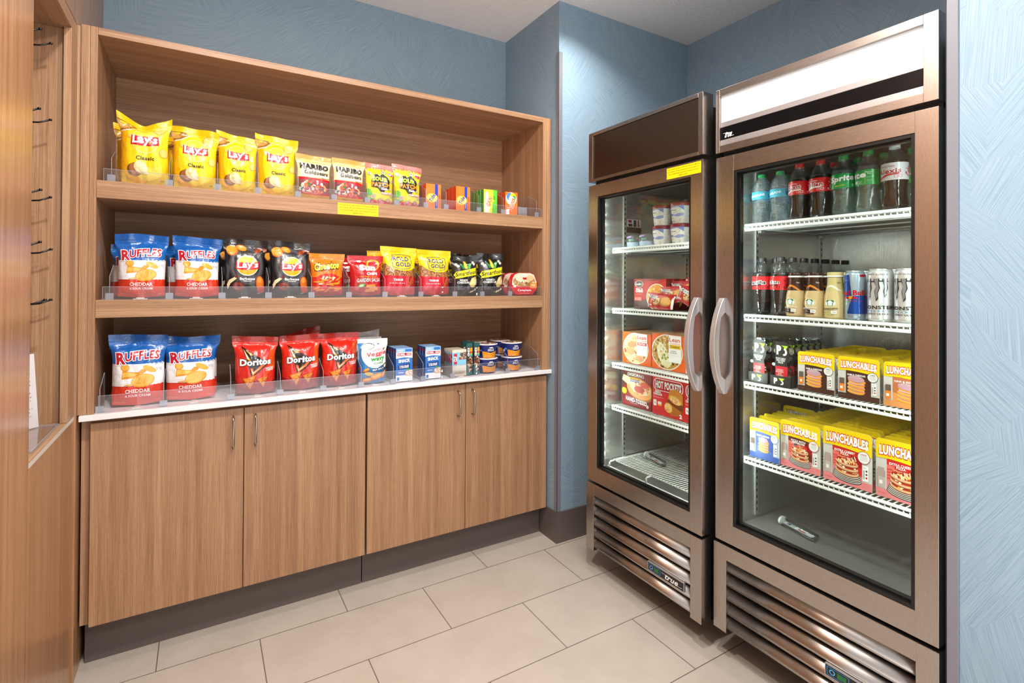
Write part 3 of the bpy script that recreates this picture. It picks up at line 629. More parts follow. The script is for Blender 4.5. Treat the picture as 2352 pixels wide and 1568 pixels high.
def bbq():
    a = [El('3F3E42', .54, .56, .44, .34, 0, 30), El('5A595E', .54, .57, .40, .30, 0, 30), El('3A393D', .54, .56, .34, .26, 0, 30)]
    a += blobs(['8E3B1C', 'B4572B', '5A2413'], .83, .83, .16, .03, 14, .03, 3)
    a += [El('C96A1F', .20, .80, .15, .085, 20), El('EFA23C', .19, .81, .13, .07, 20), El('D9822C', .42, .85, .12, .05, -15), El('F0A848', .42, .855, .10, .04, -15)]
    a += [El('FFFFFF', .55, .555, .27, .178, 0, 32), El('F7C911', .55, .555, .255, .166, 0, 32), El('F0A800', .55, .47, .20, .07, 0)]+LAYS(.56, .56, .56, .23)
    a += [Tx('FFFFFF', 'Barbecue', .55, .325, .36, .045, .03), Tx('FFFFFF', 'Flavored', .55, .285, .18, .024, .02)]
    a += [Pl('E9DDB0', [(.05, .22), (.10, .30), (.26, .36), (.30, .33), (.14, .24), (.08, .14)]), El('7A2416', .30, .36, .05, .022, 20), El('4A1710', .34, .19, .16, .085), El('8C2B1A', .34, .195, .13, .065), El('6A1E12', .34, .19, .07, .03)]
    a += [El('B24A18', .88, .23, .13, .15, 10), El('E0782A', .88, .24, .10, .13, 10), El('C1301C', .90, .12, .12, .06, -20), El('EE9440', .85, .30, .06, .05), Tx('BBBBBB', '350', .84, .05, .09, .03, .01)]
    return a
def jag(c, y, y2, n=13, amp=.011, bow=.02):
    pts = [(i/(2*n), y+(amp if i % 2 else -amp)+bow*(2*i/(2*n)-1)*.6) for i in range(2*n+1)]
    return Pl(c, pts+[(1, y2), (0, y2)])
def ruffles():
    a = [jag('F4F4F6', .60, .30, bow=.03), jag('E23A1E', .295, 0, bow=.01), El('1562B4', .35, .84, .2, .02, 12)]
    a += [El('D9902A', .27, .56, .09, .05, -10), El('EFB04A', .27, .562, .075, .04, -10), Pl('E39A28', [(.20, .40), (.22, .52), (.50, .49), (.56, .53), (.72, .56), (.62, .48), (.48, .42)]), Pl('F7C05A', [(.22, .49), (.30, .50), (.52, .47), (.44, .44), (.22, .43)]), El('F0B040', .72, .535, .14, .04, -25), El('E8A22E', .60, .37, .22, .095, 12, 26), El('F6BE55', .60, .375, .20, .082, 12, 26)]
    a += [Pl('DE9828', [(.43+.06*k, .30+.012*k), (.435+.06*k, .30+.012*k), (.50+.055*k, .45-.004*k), (.494+.055*k, .45-.004*k)]) for k in range(5)]
    a += [El('EFB04A', .40, .325, .16, .012, 8)]
    a += [Tx('C2142D', 'R', .185, .685, .19, .16, .04, .05, 4, 0, 'FFFFFF', .05), Tx('C2142D', 'UFFLES', .585, .715, .64, .12, .035, .08, 4, .015, 'FFFFFF', .06)]
    a += [Tx('FFFFFF', 'CHEDDAR', .50, .225, .46, .056, .03), Tx('FFFFFF', '& SOUR CREAM', .50, .155, .46, .037, .025)]
    a += [Pl('8FB9DE', [(.82, .60), (.90, .625), (.98, .61), (.98, .603), (.90, .615), (.82, .59)]), Tx('A8A8B2', 'Vitamins\n20  10g', .90, .53, .12, .05, .0), Tx('F0A090', '330', .88, .05, .09, .03, .01), Tx('F7B0A0', 'POTATO CHIPS', .16, .05, .2, .018, .0)]
    return a
def doritos():
    a = [Pl('F0701E', [(.98, .80), (1, .45), (.86, .42), (.80, .55), (.90, .7)]), Pl('E4501C', [(.84, .80), (.96, .86), (1, .60), (.84, .40), (.70, .28), (.62, .26), (.78, .46)]), Pl('A31A14', [(0, .0), (1, .0), (1, .24), (.8, .20), (.55, .27), (.3, .20), (0, .26)]), Pl('8E1612', [(0, 0), (.5, 0), (.2, .16), (0, .2)])]
    a += [Pl('141214', [(.17, .84), (.80, .56), (.40, .30), (.32, .52)]), Pl('F7A21B', [(.20, .81), (.38, .60), (.30, .62)]), Pl('FFF3D0', [(.21, .79), (.34, .63), (.28, .64)]), Pl('F7A21B', [(.26, .78), (.46, .70), (.36, .70)]), Pl('F06A1A', [(.36, .48), (.42, .34), (.78, .58), (.74, .60), (.44, .42), (.42, .48)]), Pl('FFE9C0', [(.38, .46), (.425, .37), (.60, .48), (.44, .41)])]
    a += [Tx('FFFFFF', 'Doritos', .49, .585, .76, .115, .045, .06, 2, 0, '161214', .05)]
    a += [Tx('FFFFFF', 'NACHO\nCHEESE', .83, .455, .22, .07, .03, .12, 4)]
    rd = random.Random(2)
    for (cx, cy, s) in ((.36, .22, 1), (.67, .22, .82)):
        a += [Pl('7A1E10', [(cx-.19*s, cy+.07*s), (cx+.16*s, cy+.13*s), (cx-.0*s, cy-.135*s)]), Pl('D9701C', [(cx-.19*s, cy+.085*s), (cx+.15*s, cy+.14*s), (cx+.01*s, cy-.125*s)]), Pl('F09A2E', [(cx-.15*s, cy+.075*s), (cx+.11*s, cy+.115*s), (cx+.005*s, cy-.085*s)])]
        a += [El(['C4551A', 'F7B24A', 'B84414'][k % 3], cx+(rd.random()-.5)*.16*s, cy+.03*s+(rd.random()-.5)*.10*s, .014, .009, 0, 7) for k in range(16)]
    a += [Tx('D98A80', '270', .89, .08, .08, .03, .01), Tx('D98A80', 'CHIPS', .12, .05, .08, .018, .0)]
    return a
def haribo():
    a = [Rc('E8C070', 0, .83, 1, .905), Pl('F6E2B4', [(.0, .83), (1, .83), (1, .50), (.0, .46)]), Rc('F9EBC8', .08, .50, .7, .80), Pl('C8182C', [(0, .44), (1, .40), (1, .455), (0, .495)]), Pl('8E4A50', [(0, .12), (1, .09), (1, .40), (0, .44)])]
    a += blobs(['C8283C', 'E8702C', 'E9C9C0', '2E7A3A', 'B03A48', 'F2B070', 'D8D8D8', '7A3A44'], .46, .27, .44, .13, 70, .045, 5, 1.2)
    a += [Pl('C8182C', [(0, .10), (1, .07), (1, .125), (0, .155)]), Pl('D8A038', [(0, 0), (1, 0), (1, .07), (0, .10)])]
    a += [Tx('151515', 'HARIBO', .50, .735, .86, .125, .06, 0, -1), Tx('1D1D1D', 'Goldbears', .56, .60, .72, .095, .025, 0, -2), El('FFFFFF', .80, .515, .13, .028), Tx('9A9A9A', 'The Original', .80, .515, .17, .018, 0), Tx('F4D9B0', 'The World number 1', .40, .122, .5, .018, 0, 0, -2), Tx('F6E9C8', 'Share Size', .86, .855, .2, .022, 0)]
    return a
def sour():
    a = [Pl('F6E01E', [(0, .12), (1, .08), (1, .84), (.8, .88), (.5, .895), (.2, .88), (0, .82)])]
    a += blobs(['F08A3C', 'F6E01E', 'EE6A52'], .5, .875, .5, .02, 30, .02, 9)+[El('6CBF3A', .08, .28, .14, .09), El('6CBF3A', .04, .12, .2, .05)]
    for (x, y, s, t) in ((.62, .80, 1, 10), (.10, .74, .9, -20), (.92, .60, .8, 60), (.84, .38, .7, 40), (.24, .18, 1.1, 30), (.52, .09, 1.1, -10), (.78, .10, 1.1, 20), (.92, .22, .7, 0)):
        a += [El('4FB04A', x, y, .085*s, .055*s, t), El('C8E8A0', x, y+.004, .07*s, .044*s, t), El('F28AA0', x, y+.006, .055*s, .034*s, t)]
    a += blobs(['E8506A', 'F49AB0', 'D83A58'], .5, .045, .48, .03, 26, .045, 8)
    a += [Pl('1B1A14', [(.22, .66), (.26, .72), (.40, .74), (.45, .70), (.58, .76), (.72, .70), (.80, .64), (.84, .52), (.80, .40), (.66, .36), (.60, .30), (.48, .31), (.40, .40), (.18, .42), (.16, .56)])]
    a += [Tx('BFE03A', 'SOUR', .47, .605, .56, .11, .06, 0, 0, .02, '151410', .04), Tx('F0902A', 'PATCH', .50, .485, .66, .11, .06, 0, 0, .0, '151410', .04), Tx('FFFFFF', 'Kids', .62, .385, .22, .06, .05, .1, -3, 0, 'D02038', .04), El('C8206A', .86, .77, .10, .035, -12), Tx('FFFFFF', 'Watermelon', .74, .285, .48, .05, .02, 0, 2, 0, 'D8486A', .05), Tx('6A5A10', 'Soft & Chewy', .74, .235, .26, .02, 0)]
    return a
def cheetos():
    a = [Pl('D42A1A', [(0, 0), (1, 0), (1, .42), (.8, .50), (.62, .55), (.40, .54), (.15, .46), (0, .44)]), Pl('F47A14', [(.62, .55), (.8, .50), (1, .44), (1, .5), (.8, .56)])]
    rd = random.Random(4)
    for k in range(24):
        x, y = .12+.76*rd.random(), .12+.36*rd.random(); r = rd.random()*60-20
        a += [El('C8501A', x, y-.006, .11, .020, r, 12), El('F49A2C', x, y, .105, .017, r, 12)]
    for k in range(5): a.append(El('F2EADC', .15+.7*rd.random(), .16+.3*rd.random(), .06, .02, rd.random()*90, 8))
    a += [Tx('F9D418', 'Cheetos', .47, .715, .78, .17, .055, .12, 7, .01, '141210', .06), Tx('D43A12', 'crunchy', .58, .60, .34, .05, .01, .2, 3), Pl('B01A12', [(0, 0), (1, 0), (1, .06), (.5, .1), (0, .07)])]
    return a
def sunchips():
    a = [El('B4121C', .18, .45, .3, .5, 0), El('F8B820', .70, .78, .20, .135, 0, 30), El('D8202A', .70, .77, .16, .105, 0, 30)]
    for k in range(8):
        t = math.radians(-10+k*28); a.append(Pl('F8B820', [(.70+.22*cos(t-.05), .78+.15*sin(t-.05)), (.70+.30*cos(t), .78+.205*sin(t)), (.70+.22*cos(t+.05), .78+.15*sin(t+.05))]))
    a += [Tx('FFFFFF', 'Sun', .52, .715, .50, .15, .06), Tx('FFFFFF', 'CHIPS', .66, .565, .34, .07, .05), Tx('F8C020', '- 100% WHOLE GRAIN -', .54, .49, .62, .03, .01), Tx('F6E4DC', 'GARDEN SALSA', .56, .40, .74, .095, .02, .15, 2, .01, 'A01018', .03)]
    a += [El('3FA23C', .33, .265, .11, .05, 15), El('CFE9B0', .33, .265, .07, .03, 15)]
    for k, (x, y) in enumerate(((.62, .24), (.70, .17), (.60, .13))): a += [Pl('C8602A', [(x-.17, y-.04), (x-.15, y+.05), (x+.15, y+.065), (x+.17, y-.025)]), Pl('EE9A4A', [(x-.16, y-.025), (x-.14, y+.05), (x+.14, y+.06), (x+.16, y-.015)])]+[Pl('D87A34', [(x-.15+.05*j, y-.02), (x-.14+.05*j, y-.02), (x-.12+.05*j, y+.052), (x-.13+.05*j, y+.052)]) for j in range(6)]
    a += [Tx('F2D8D0', 'whole grain snacks', .35, .05, .4, .02, 0), El('F4EADC', .30, .86, .07, .025)]
    return a
def rold():
    a = [Pl('8A5A38', [(0, .36), (1, .36), (1, .66), (.0, .66)]), Pl('B48A64', [(.04, .38), (.45, .36), (.4, .64), (.08, .64)])]
    rd = random.Random(6)
    for k in range(20):
        x, y, q = .08+.86*rd.random(), .42+.14*rd.random(), rd.random()*180
        a += [('ring', '6A2E10', x, y, .12, .05, q), ]
    a2 = []
    for it in a:
        if it[0] == 'ring':
            _, c, x, y, rx, ry, q = it; n = 16
            for (cc, w_) in ((c, .020), ('C88A50', .011)):
                pts = []
                for s, rr in ((1, 1.0), (-1, 1-w_/.055)):
                    for i in range(n+1):
                        t = 2*pi*i/n*s; pts.append((x+rx*rr*cos(t), y+ry*rr*sin(t)))
                a2.append(Pl(cc, pts))
        else: a2.append(it)
    a = a2
    a += [Pl('FBD20A', [(0, .92), (1, .92), (1, .60), (.80, .53), (.55, .52), (.30, .56), (.12, .62), (0, .71)]), Pl('C8142C', [(0, 0), (1, 0), (1, .41), (0, .43)]), Pl('D92038', [(.1, .05), (.6, .05), (.5, .36), (.1, .38)])]
    bx = [(.28, .59), (.24, .72), (.28, .84), (.55, .855), (.82, .83), (.86, .70), (.80, .575), (.55, .55)]
    def grow(p, g): return [(.55+(x-.55)*g, .70+(y-.70)*g) for x, y in p]
    a += [Pl('2A2F6E', grow(bx, 1.0)), Pl('FBD20A', grow(bx, .94)), Pl('2A2F6E', grow(bx, .91)), Pl('F9CF14', grow(bx, .895))]
    a += [Tx('23286A', 'ROLD', .52, .765, .44, .09, .035), Tx('23286A', 'GOLD', .58, .655, .44, .09, .035)]
    for (cc, w_) in (('5A240C', .022), ('B4642A', .013)):
        for (x, y, rx, ry, q) in ((.82, .34, .10, .095, 20), (.90, .22, .07, .05, -30)):
            pts = []
            for s, rr in ((1, 1.0), (-1, 1-w_/.06)):
                for i in range(21):
                    t = 2*pi*i/20*s; px, py = rx*rr*cos(t), ry*rr*sin(t); u = math.radians(q); pts.append((x+px*cos(u)-py*sin(u), y+px*sin(u)+py*cos(u)))
            a.append(Pl(cc, pts))
        a.append(Pl(cc, [(.72-w_*.5, .18), (.76, .16), (.92+w_*.5, .40), (.88, .41)]))
    a += [Tx('FFFFFF', 'THINS', .42, .335, .30, .045, .03), Tx('FFFFFF', 'O R I G I N A L', .40, .265, .46, .024, .01)]
    return a
def smartfood():
    a = [Pl('F2C21A', [(.42, .66), (.46, .86), (.54, .86), (.57, .66)]), Pl('F8DC60', [(.47, .68), (.48, .84), (.52, .84), (.53, .68)]), Pl('2E8A3A', [(.36, .66), (.26, .80), (.42, .74), (.48, .66)]), Pl('3FA24A', [(.55, .66), (.60, .78), (.72, .82), (.64, .66)])]
    for x, y in ((.14, .76), (.20, .72), (.80, .82), (.84, .78), (.88, .14), (.78, .10), (.70, .08)): a += [El('EDE3CC', x, y, .055, .03, 30, 10), El('FFF8E6', x+.01, y+.008, .035, .02, 0, 8)]
    a += [Pl('F6E21A', [(.02, .50), (.10, .58), (.96, .70), (.98, .56), (.92, .55), (.94, .52), (.06, .41), (.08, .45)]), Tx('141414', 'Smartfood', .50, .555, .84, .10, .025, .2, 8)]
    a += [Tx('FFFFFF', 'WHITE\nCHEDDAR', .38, .345, .50, .105, .03), El('C8B070', .78, .33, .20, .10, 60), Pl('F0D890', [(.60, .26), (.70, .43), (.80, .44), (.84, .28)]), Pl('F8E6B0', [(.76, .26), (.86, .42), (.96, .36), (.98, .26)]), Tx('9A9A9A', 'GLUTEN FREE\nAIR POPPED', .3, .16, .26, .05, 0), Tx('D8B420', '30', .6, .08, .06, .03, 0)]
    return a
def veggie():
    a = [Pl('2F7FC0', [(0, 0), (1, 0), (1, .5), (.0, .9)]), El('FFFFFF', .58, .68, .52, .32, 0, 36), Rc('FFFFFF', .35, .72, 1.0, .99), Pl('1F5E96', [(.45, .37), (.62, .36), (.80, .42), (.98, .44), (1, .18), (.7, .22), (.4, .28)])]
    a += [El('2A5A3A', .35, .84, .20, .065, 4, 28), El('FFFFFF', .35, .84, .185, .055, 4, 28), Tx('2A2A2A', 'Sensible\nPortions', .35, .84, .22, .07, .0, .2, 4)]
    a += [Tx('D02030', 'garden', .62, .765, .30, .045, .01, .2, 6), Tx('D8202C', 'Veggie', .60, .675, .74, .12, .025, .15, 7), Tx('34A83A', 'wavy', .64, .555, .52, .10, .05, .15, 6), Tx('34A83A', 'CHIPS', .66, .475, .34, .045, .02, 0, 5), El('3FA24A', .91, .80, .03, .012, 30), El('C8202C', .87, .775, .03, .022)]
    a += [Tx('90B8D0', '30%   NO', .60, .41, .34, .028, 0), Tx('FFFFFF', 'SEA SALT', .66, .335, .42, .04, .03, 0, 8), El('4A2A1A', .92, .41, .09, .05, 40), El('F4F0EA', .93, .405, .07, .035, 40)]
    for (x, y, s, q, c) in ((.22, .33, .13, 20, 'E07A2A'), (.32, .24, .16, -10, 'D8C040'), (.60, .17, .24, 15, 'F0962A'), (.88, .22, .16, 50, 'E8842A'), (.25, .09, .22, 8, 'D86A2A')): a += [El('A85018', x, y-.008, s, s*.28, q, 16), El(c, x, y, s, s*.28, q, 16), El('F7C04A', x+.01, y+.012, s*.7, s*.14, q, 14)]
    return a
def veggie_back():
    return [Pl('1E2A50', [(0, .84), (.35, .90), (.5, .86), (.4, .80), (0, .76)]), Tx('B01E3C', 'garden', .62, .80, .4, .04, .01, .2, 3), Tx('A8183A', 'Veggie', .60, .70, .62, .10, .05, .1, 2)]
def tide(x=0): return [Rc('2B3FB0', .60, 0, .80, 1), El('F9C21A', .40, .44, .38, .185, 0, 32), El('FFF29A', .40, .44, .31, .15, 0, 32), El('F8E060', .40, .44, .26, .125, 0, 32), Tx('20309A', 'Tide', .41, .44, .54, .17, .03, 0, 62), Rc('D85A18', .85, .05, .95, .6), Tx('F8D8A8', 'HE TURBO CLEAN', .69, .22, .34, .07, 0, 0, 90)]
def gain(): return [Pl('F6E83A', [(0, 0), (.62, 0), (.72, 1), (0, 1)]), Pl('66C83C', [(.62, 0), (1, 0), (1, 1), (.72, 1)]), Pl('FFFDE0', [(.05, 0), (.40, 0), (.5, .4), (.3, .9), (.12, .9)]), El('C8E84A', .55, .86, .16, .07), Tx('F07818', 'GAIN', .42, .50, .62, .22, .04, .1, 70, 0, 'FFF6D0', .04), Tx('2E8A2A', 'original', .78, .62, .40, .10, .0, .1, 80), El('F8F020', .70, .55, .09, .05)]
def bounce(): return [El('F4F4F4', .48, .72, .44, .27, 0, 32), El('4A8AD0', .40, .80, .30, .17, 0, 28), El('F6D020', .62, .80, .26, .16, 0, 28), El('3FA24A', .70, .76, .16, .10, 0), El('FFFFFF', .50, .70, .22, .13, 0), Tx('F07818', 'bounce', .52, .50, .86, .26, .05, .12, 72, 0, 'FFFFFF', .05), Pl('FFFFFF', [(.05, .02), (.32, .02), (.32, .26), (.05, .22)]), Tx('C84A1A', 'sheets', .19, .13, .22, .04, .0)]
def bumble(): return [Rc('FFFFFF', 0, 0, 1, .18), Pl('FFFFFF', [(0, .70), (.5, .73), (1, .70), (1, .88), (0, .88)]), Rc('9CC4EC', 0, .88, 1, 1), Rc('2E74C8', .55, .90, .95, .98), Tx('FFFFFF', 'TUNA KIT', .25, .94, .34, .04, .01), Rc('D02A2E', .08, .775, .92, .86), Tx('FFFFFF', 'BUMBLE BEE', .5, .817, .76, .05, .02), El('1E3A80', .575, .83, .035, .045), Tx('FFFFFF', 'SNACK', .50, .625, .70, .105, .05, 0, 3), Tx('1E4A98', 'ON THE RUN!', .50, .53, .62, .045, .03, 0, 3), Pl('17397F', [(.10, .36), (.14, .42), (.10, .49), (.88, .53), (.85, .46), (.88, .40)]), Tx('FFFFFF', 'TUNA SALAD\n& CRACKERS', .49, .443, .58, .085, .03, 0, 3), Tx('FFFFFF', 'ORIGINAL', .30, .265, .34, .035, .02), El('E0A050', .86, .19, .34, .035), El('E9C8B0', .86, .25, .30, .085), El('F6E2D2', .84, .27, .24, .065)]+blobs(['D8A088', 'FFF4EA', 'F0C8B0'], .84, .25, .2, .05, 16, .03, 3)+[El('2E7A32', .74, .35, .10, .035, 20), El('3F9A3A', .70, .36, .06, .03, -30), Rc('3A78C8', .06, .035, .20, .13), Tx('6A8AB8', 'NET WT 3.5 OZ', .72, .06, .4, .02, 0)]
def clif(): return [Rc('8AD0EC', 0, .42, 1, .90), Rc('E6DCCB', 0, .90, 1, 1), Rc('D8CDBA', 0, 0, 1, .20), Pl('E8E2D8', [(0, .20), (1, .20), (1, .38), (.8, .42), (.6, .38), (.4, .44), (.2, .38), (0, .42)]), Rc('8A6A5A', .46, .62, 1, .90)]+blobs(['6A4A3A', 'A88A70', '3A2A20', 'E8D8C0'], .74, .77, .24, .11, 26, .05, 4)+[Pl('9AD6F0', [(.40, .62), (.58, .90), (.40, .90)]), Rc('D8202C', .10, .46, .32, .86), Tx('FFFFFF', 'CLIF', .21, .66, .34, .13, .04, 0, 90), El('B02A2A', .62, .66, .06, .03, 30), Tx('7A6A50', 'WHITE CHOCOLATE\nMACADAMIA NUT', .52, .13, .76, .075, .01), Tx('B0A48A', 'organic rolled oats', .5, .25, .3, .02, 0)]
def kind(): return [Rc('0F5A5A', 0, .88, 1, 1), Rc('15676A', 0, 0, 1, .10), Rc('151515', 0, .56, 1, .88), Rc('E24A2A', .62, .68, .98, .74), Rc('F2A81E', .62, .74, .98, .86), Rc('8CC63F', .62, .62, .98, .68), Rc('2AA0C8', .62, .58, .98, .63), Tx('FFFFFF', 'KIND', .34, .72, 1.25, .085, .05, 0, -90)]+blobs(['7A4A30', 'C8A080', '3A2418', 'E0C8B0', '9A6A4A'], .5, .34, .42, .22, 46, .13, 2, .5)+[Pl('1E6A6C', [(.04, .10), (.34, .10), (.34, .30), (.04, .30)])]
# ---------------------------------------------------------------- shelf placement helpers
def row_bags(kind_args, spots):
    """spots: (x0, x1, ztop-zshelf, y, label, extra)"""
    for sp in spots:
        (x0, x1, h, y, label, kw) = sp
        k = dict(kind_args); k.update(kw); bs = k.pop('base', S1)
        w_ = x1-x0
        bag(k.pop('name'), label, k.pop('cat'), w_, h, k.pop('T', .075), k.pop('body'), k.pop('art'), k.pop('seal'), ((x0+x1)/2, y, bs+.0040), k.pop('rz', 0), **k)
LC = dict(name='potato_chip_bag', cat='chip bag', body='F8CC12', art=lays_classic(), seal='F2C40E', base=S1, T=.07, group='yellow chip bags')
row_bags(LC, [
    (.063, .228, .262, .055, 'yellow potato chip bag with a deep notch in its top seal, beside the hutch side', dict(seed=3, dip=.035, wave=.022, lean=-.03)),
    (.225, .387, .240, .060, 'second yellow potato chip bag from the hutch side, its top corner flared out', dict(seed=5, wave=.016, lean=.03, skew=-.10)),
    (.378, .530, .240, .062, 'third yellow potato chip bag from the hutch side, glare over its lower name', dict(seed=8, wave=.010, lean=.05, skew=-.12)),
    (.520, .681, .252, .060, 'fourth yellow potato chip bag, next to the gold gummy candy bags', dict(seed=11, wave=.012, lean=.02, skew=-.12)),
    (.040, .200, .245, .150, 'yellow potato chip bag mostly hidden behind the notched one', dict(seed=13, wave=.016, lean=.04, dip=.01)),
    (.195, .350, .225, .150, 'yellow potato chip bag mostly hidden behind the second yellow bag', dict(seed=17, wave=.016, lean=.06)),
    (.365, .510, .215, .155, 'yellow potato chip bag mostly hidden behind the third yellow bag', dict(seed=19, wave=.012, lean=.03))])
HB = dict(name='gummy_candy_bag', cat='candy bag', body='E2B458', art=haribo(), seal='CFA048', base=S1, T=.045, group='gold gummy candy bags')
row_bags(HB, [(.672, .822, .190, .050, 'gold gummy candy bag standing beside the fourth yellow chip bag', dict(seed=21, wave=.004, lean=.02, skew=-.03)),
              (.822, .967, .190, .048, 'gold gummy candy bag standing beside the pink-topped sour candy bag', dict(seed=23, wave=.004, lean=.0, skew=-.03))])
SP = dict(name='sour_candy_bag', cat='candy bag', body='EE7A6A', art=sour(), seal='F0847A', base=S1, T=.045, group='sour watermelon candy bags')
row_bags(SP, [(.966, .1075+1.0, .188, .052, 'yellow and pink sour watermelon candy bag beside the gold gummy bag', dict(seed=25, wave=.005, lean=.02, skew=-.05)),
              (1.096, 1.238, .194, .046, 'yellow and pink sour watermelon candy bag beside the orange detergent box', dict(seed=27, wave=.005, lean=.0, skew=-.08))])
def row_cartons(first, n, dx, dy, labs):
    for i in range(1, n):
        dup(first, (first.location[0]+dx*i, first.location[1]+dy*i, first.location[2]), None, labs[i-1])
def det(name, x0, x1, h, D, art, side, labs, grp, n=3, l=None):
    f = carton(name, labs[0], 'box', x1-x0, h, D, side, art, ((x0+x1)/2, .018, S1+.001), 0, grp, top=side, lside=l or side)
    row_cartons(f, n, 0, D+.003, labs[1:])
det('laundry_detergent_box', 1.253, 1.330, .119, .040, [Rc('F0812E', 0, 0, 1, 1)]+tide(), 'E2461C', ['orange detergent box beside the sour candy bags, first of its row', 'orange detergent box second in the row beside the sour candy bags', 'orange detergent box third in the row beside the sour candy bags'], 'orange detergent boxes')
det('laundry_detergent_box', 1.411, 1.488, .122, .040, [Rc('F0812E', 0, 0, 1, 1)]+tide(), 'E2461C', ['orange detergent box beside the green detergent boxes, first of its row', 'orange detergent box second in the row beside the green boxes', 'orange detergent box third in the row beside the green boxes'], 'orange detergent boxes')
det('laundry_detergent_box', 1.566, 1.644, .122, .034, gain(), '2F9A3C', ['green and yellow detergent box at the front of its row', 'green and yellow detergent box second in its row', 'green and yellow detergent box third in its row', 'green and yellow detergent box at the back of its row'], 'green detergent boxes', 4)
det('dryer_sheet_box', 1.693, 1.768, .121, .038, [Rc('F0782C', 0, 0, 1, 1)]+bounce(), 'D8501E', ['small orange and white dryer sheet box at the front of its row', 'small orange dryer sheet box second in its row', 'small orange dryer sheet box third in its row', 'small orange dryer sheet box at the back of its row'], 'dryer sheet boxes', 4)
m = MB(); gb_ = base_mat('frosted_grey_pusher', 'A9A6A8', .3); gb_.node_tree.nodes['Principled BSDF'].inputs['Alpha'].default_value = .6
m.box(-.028, .028, 0, .004, 0, .050, gb_); m.box(-.028, .028, 0, .08, 0, .0025, gb_); m.box(-.012, .020, -.0008, 0, .012, .036, M('8E8B8E', 'plastic'))
o = m.build('shelf_pusher', None, .0012); o.location = (1.808, .03, S1+.0005); tag(o, 'small frosted grey plastic pusher beside the dryer sheet boxes', 'shelf pusher')
# middle shelf
RF = dict(name='potato_chip_bag', cat='chip bag', body=[(0, .30, 'D8341C'), (.30, .60, 'F2F2F4'), (.60, 1, '1562B4')], art=ruffles(), seal='155AA6', base=S2, T=.075, group='blue and red ridged chip bags')
row_bags(RF, [(.057, .222, .235, .055, 'blue, white and red ridged chip bag on the middle shelf, beside the hutch side', dict(seed=31, wave=.014, lean=.02, dip=-.006)),
              (.235, .400, .236, .055, 'blue, white and red ridged chip bag on the middle shelf, beside the black barbecue chips', dict(seed=33, wave=.012, lean=.02, skew=-.08)),
              (.032, .190, .205, .150, 'blue, white and red ridged chip bag hidden behind the one beside the hutch side', dict(seed=35, wave=.014, lean=.03)),
              (.205, .365, .205, .150, 'blue, white and red ridged chip bag hidden behind the one beside the barbecue chips', dict(seed=37, wave=.014, lean=.03))])
BQ = dict(name='barbecue_chip_bag', cat='chip bag', body='1B1A1C', art=bbq(), seal='232225', base=S2, T=.07, group='black barbecue chip bags')
row_bags(BQ, [(.402, .565, .236, .055, 'black barbecue chip bag beside the blue ridged chip bag', dict(seed=41, wave=.012, lean=.02, skew=-.06)),
              (.568, .735, .234, .055, 'black barbecue chip bag beside the orange cheese snack bag', dict(seed=43, wave=.012, lean=.02, skew=-.05)),
              (.385, .530, .215, .150, 'black barbecue chip bag hidden behind the one beside the ridged chips', dict(seed=45, wave=.012, lean=.04)),
              (.555, .690, .215, .150, 'black barbecue chip bag hidden behind the one beside the cheese snack', dict(seed=47, wave=.012, lean=.04))])
row_bags(dict(name='cheese_snack_bag', cat='snack bag', body=[(0, .46, 'D42A1A'), (.46, 1, 'F4801A')], art=cheetos(), seal='F4861E', base=S2, T=.065), [(.730, .880, .188, .050, 'orange and red crunchy cheese snack bag on the middle shelf', dict(seed=51, wave=.006, lean=.02))])
SC = dict(name='multigrain_chip_bag', cat='chip bag', body='CE1A24', art=sunchips(), seal='C41824', base=S2, T=.06, group='red multigrain chip bags')
row_bags(SC, [(.896, 1.054, .184, .050, 'red multigrain chip bag with a yellow sun, at the front of the middle shelf', dict(seed=53, wave=.006, lean=.02)),
              (.860, 1.010, .176, .135, 'red multigrain chip bag hidden behind the one with the yellow sun in front', dict(seed=55, wave=.006, lean=.02))])
RG = dict(name='pretzel_bag', cat='pretzel bag', body=[(0, .42, 'C8142C'), (.42, .64, '9A6A48'), (.64, 1, 'FBD20A')], art=rold(), seal='F6CE10', base=S2, T=.06, group='yellow and red pretzel bags')
row_bags(RG, [(1.045, 1.222, .230, .055, 'yellow and red pretzel bag beside the red multigrain chips', dict(seed=57, wave=.006, lean=.02, skew=-.03)),
              (1.222, 1.398, .222, .052, 'yellow and red pretzel bag beside the black popcorn bags', dict(seed=59, wave=.006, lean=.02, skew=-.02)),
              (1.010, 1.175, .215, .145, 'yellow and red pretzel bag hidden behind the one beside the multigrain chips', dict(seed=61, wave=.006, lean=.02)),
              (1.190, 1.350, .200, .145, 'yellow and red pretzel bag hidden behind the one beside the popcorn', dict(seed=63, wave=.006, lean=.02))])
SF = dict(name='popcorn_bag', cat='popcorn bag', body='1A1A1C', art=smartfood(), seal='202022', base=S2, T=.065, group='black popcorn bags')
row_bags(SF, [(1.398, 1.552, .205, .052, 'black popcorn bag with a yellow band, beside the pretzel bag', dict(seed=65, wave=.010, lean=.02, dip=.01)),
              (1.545, 1.705, .216, .052, 'black popcorn bag with a yellow band, beside the microwave bowl', dict(seed=67, wave=.014, lean=.02)),
              (1.362, 1.500, .215, .140, 'black popcorn bag hidden behind the one beside the pretzels', dict(seed=69, wave=.014, lean=.02)),
              (1.510, 1.650, .212, .140, 'black popcorn bag hidden behind the one beside the microwave bowl', dict(seed=71, wave=.014, lean=.02))])
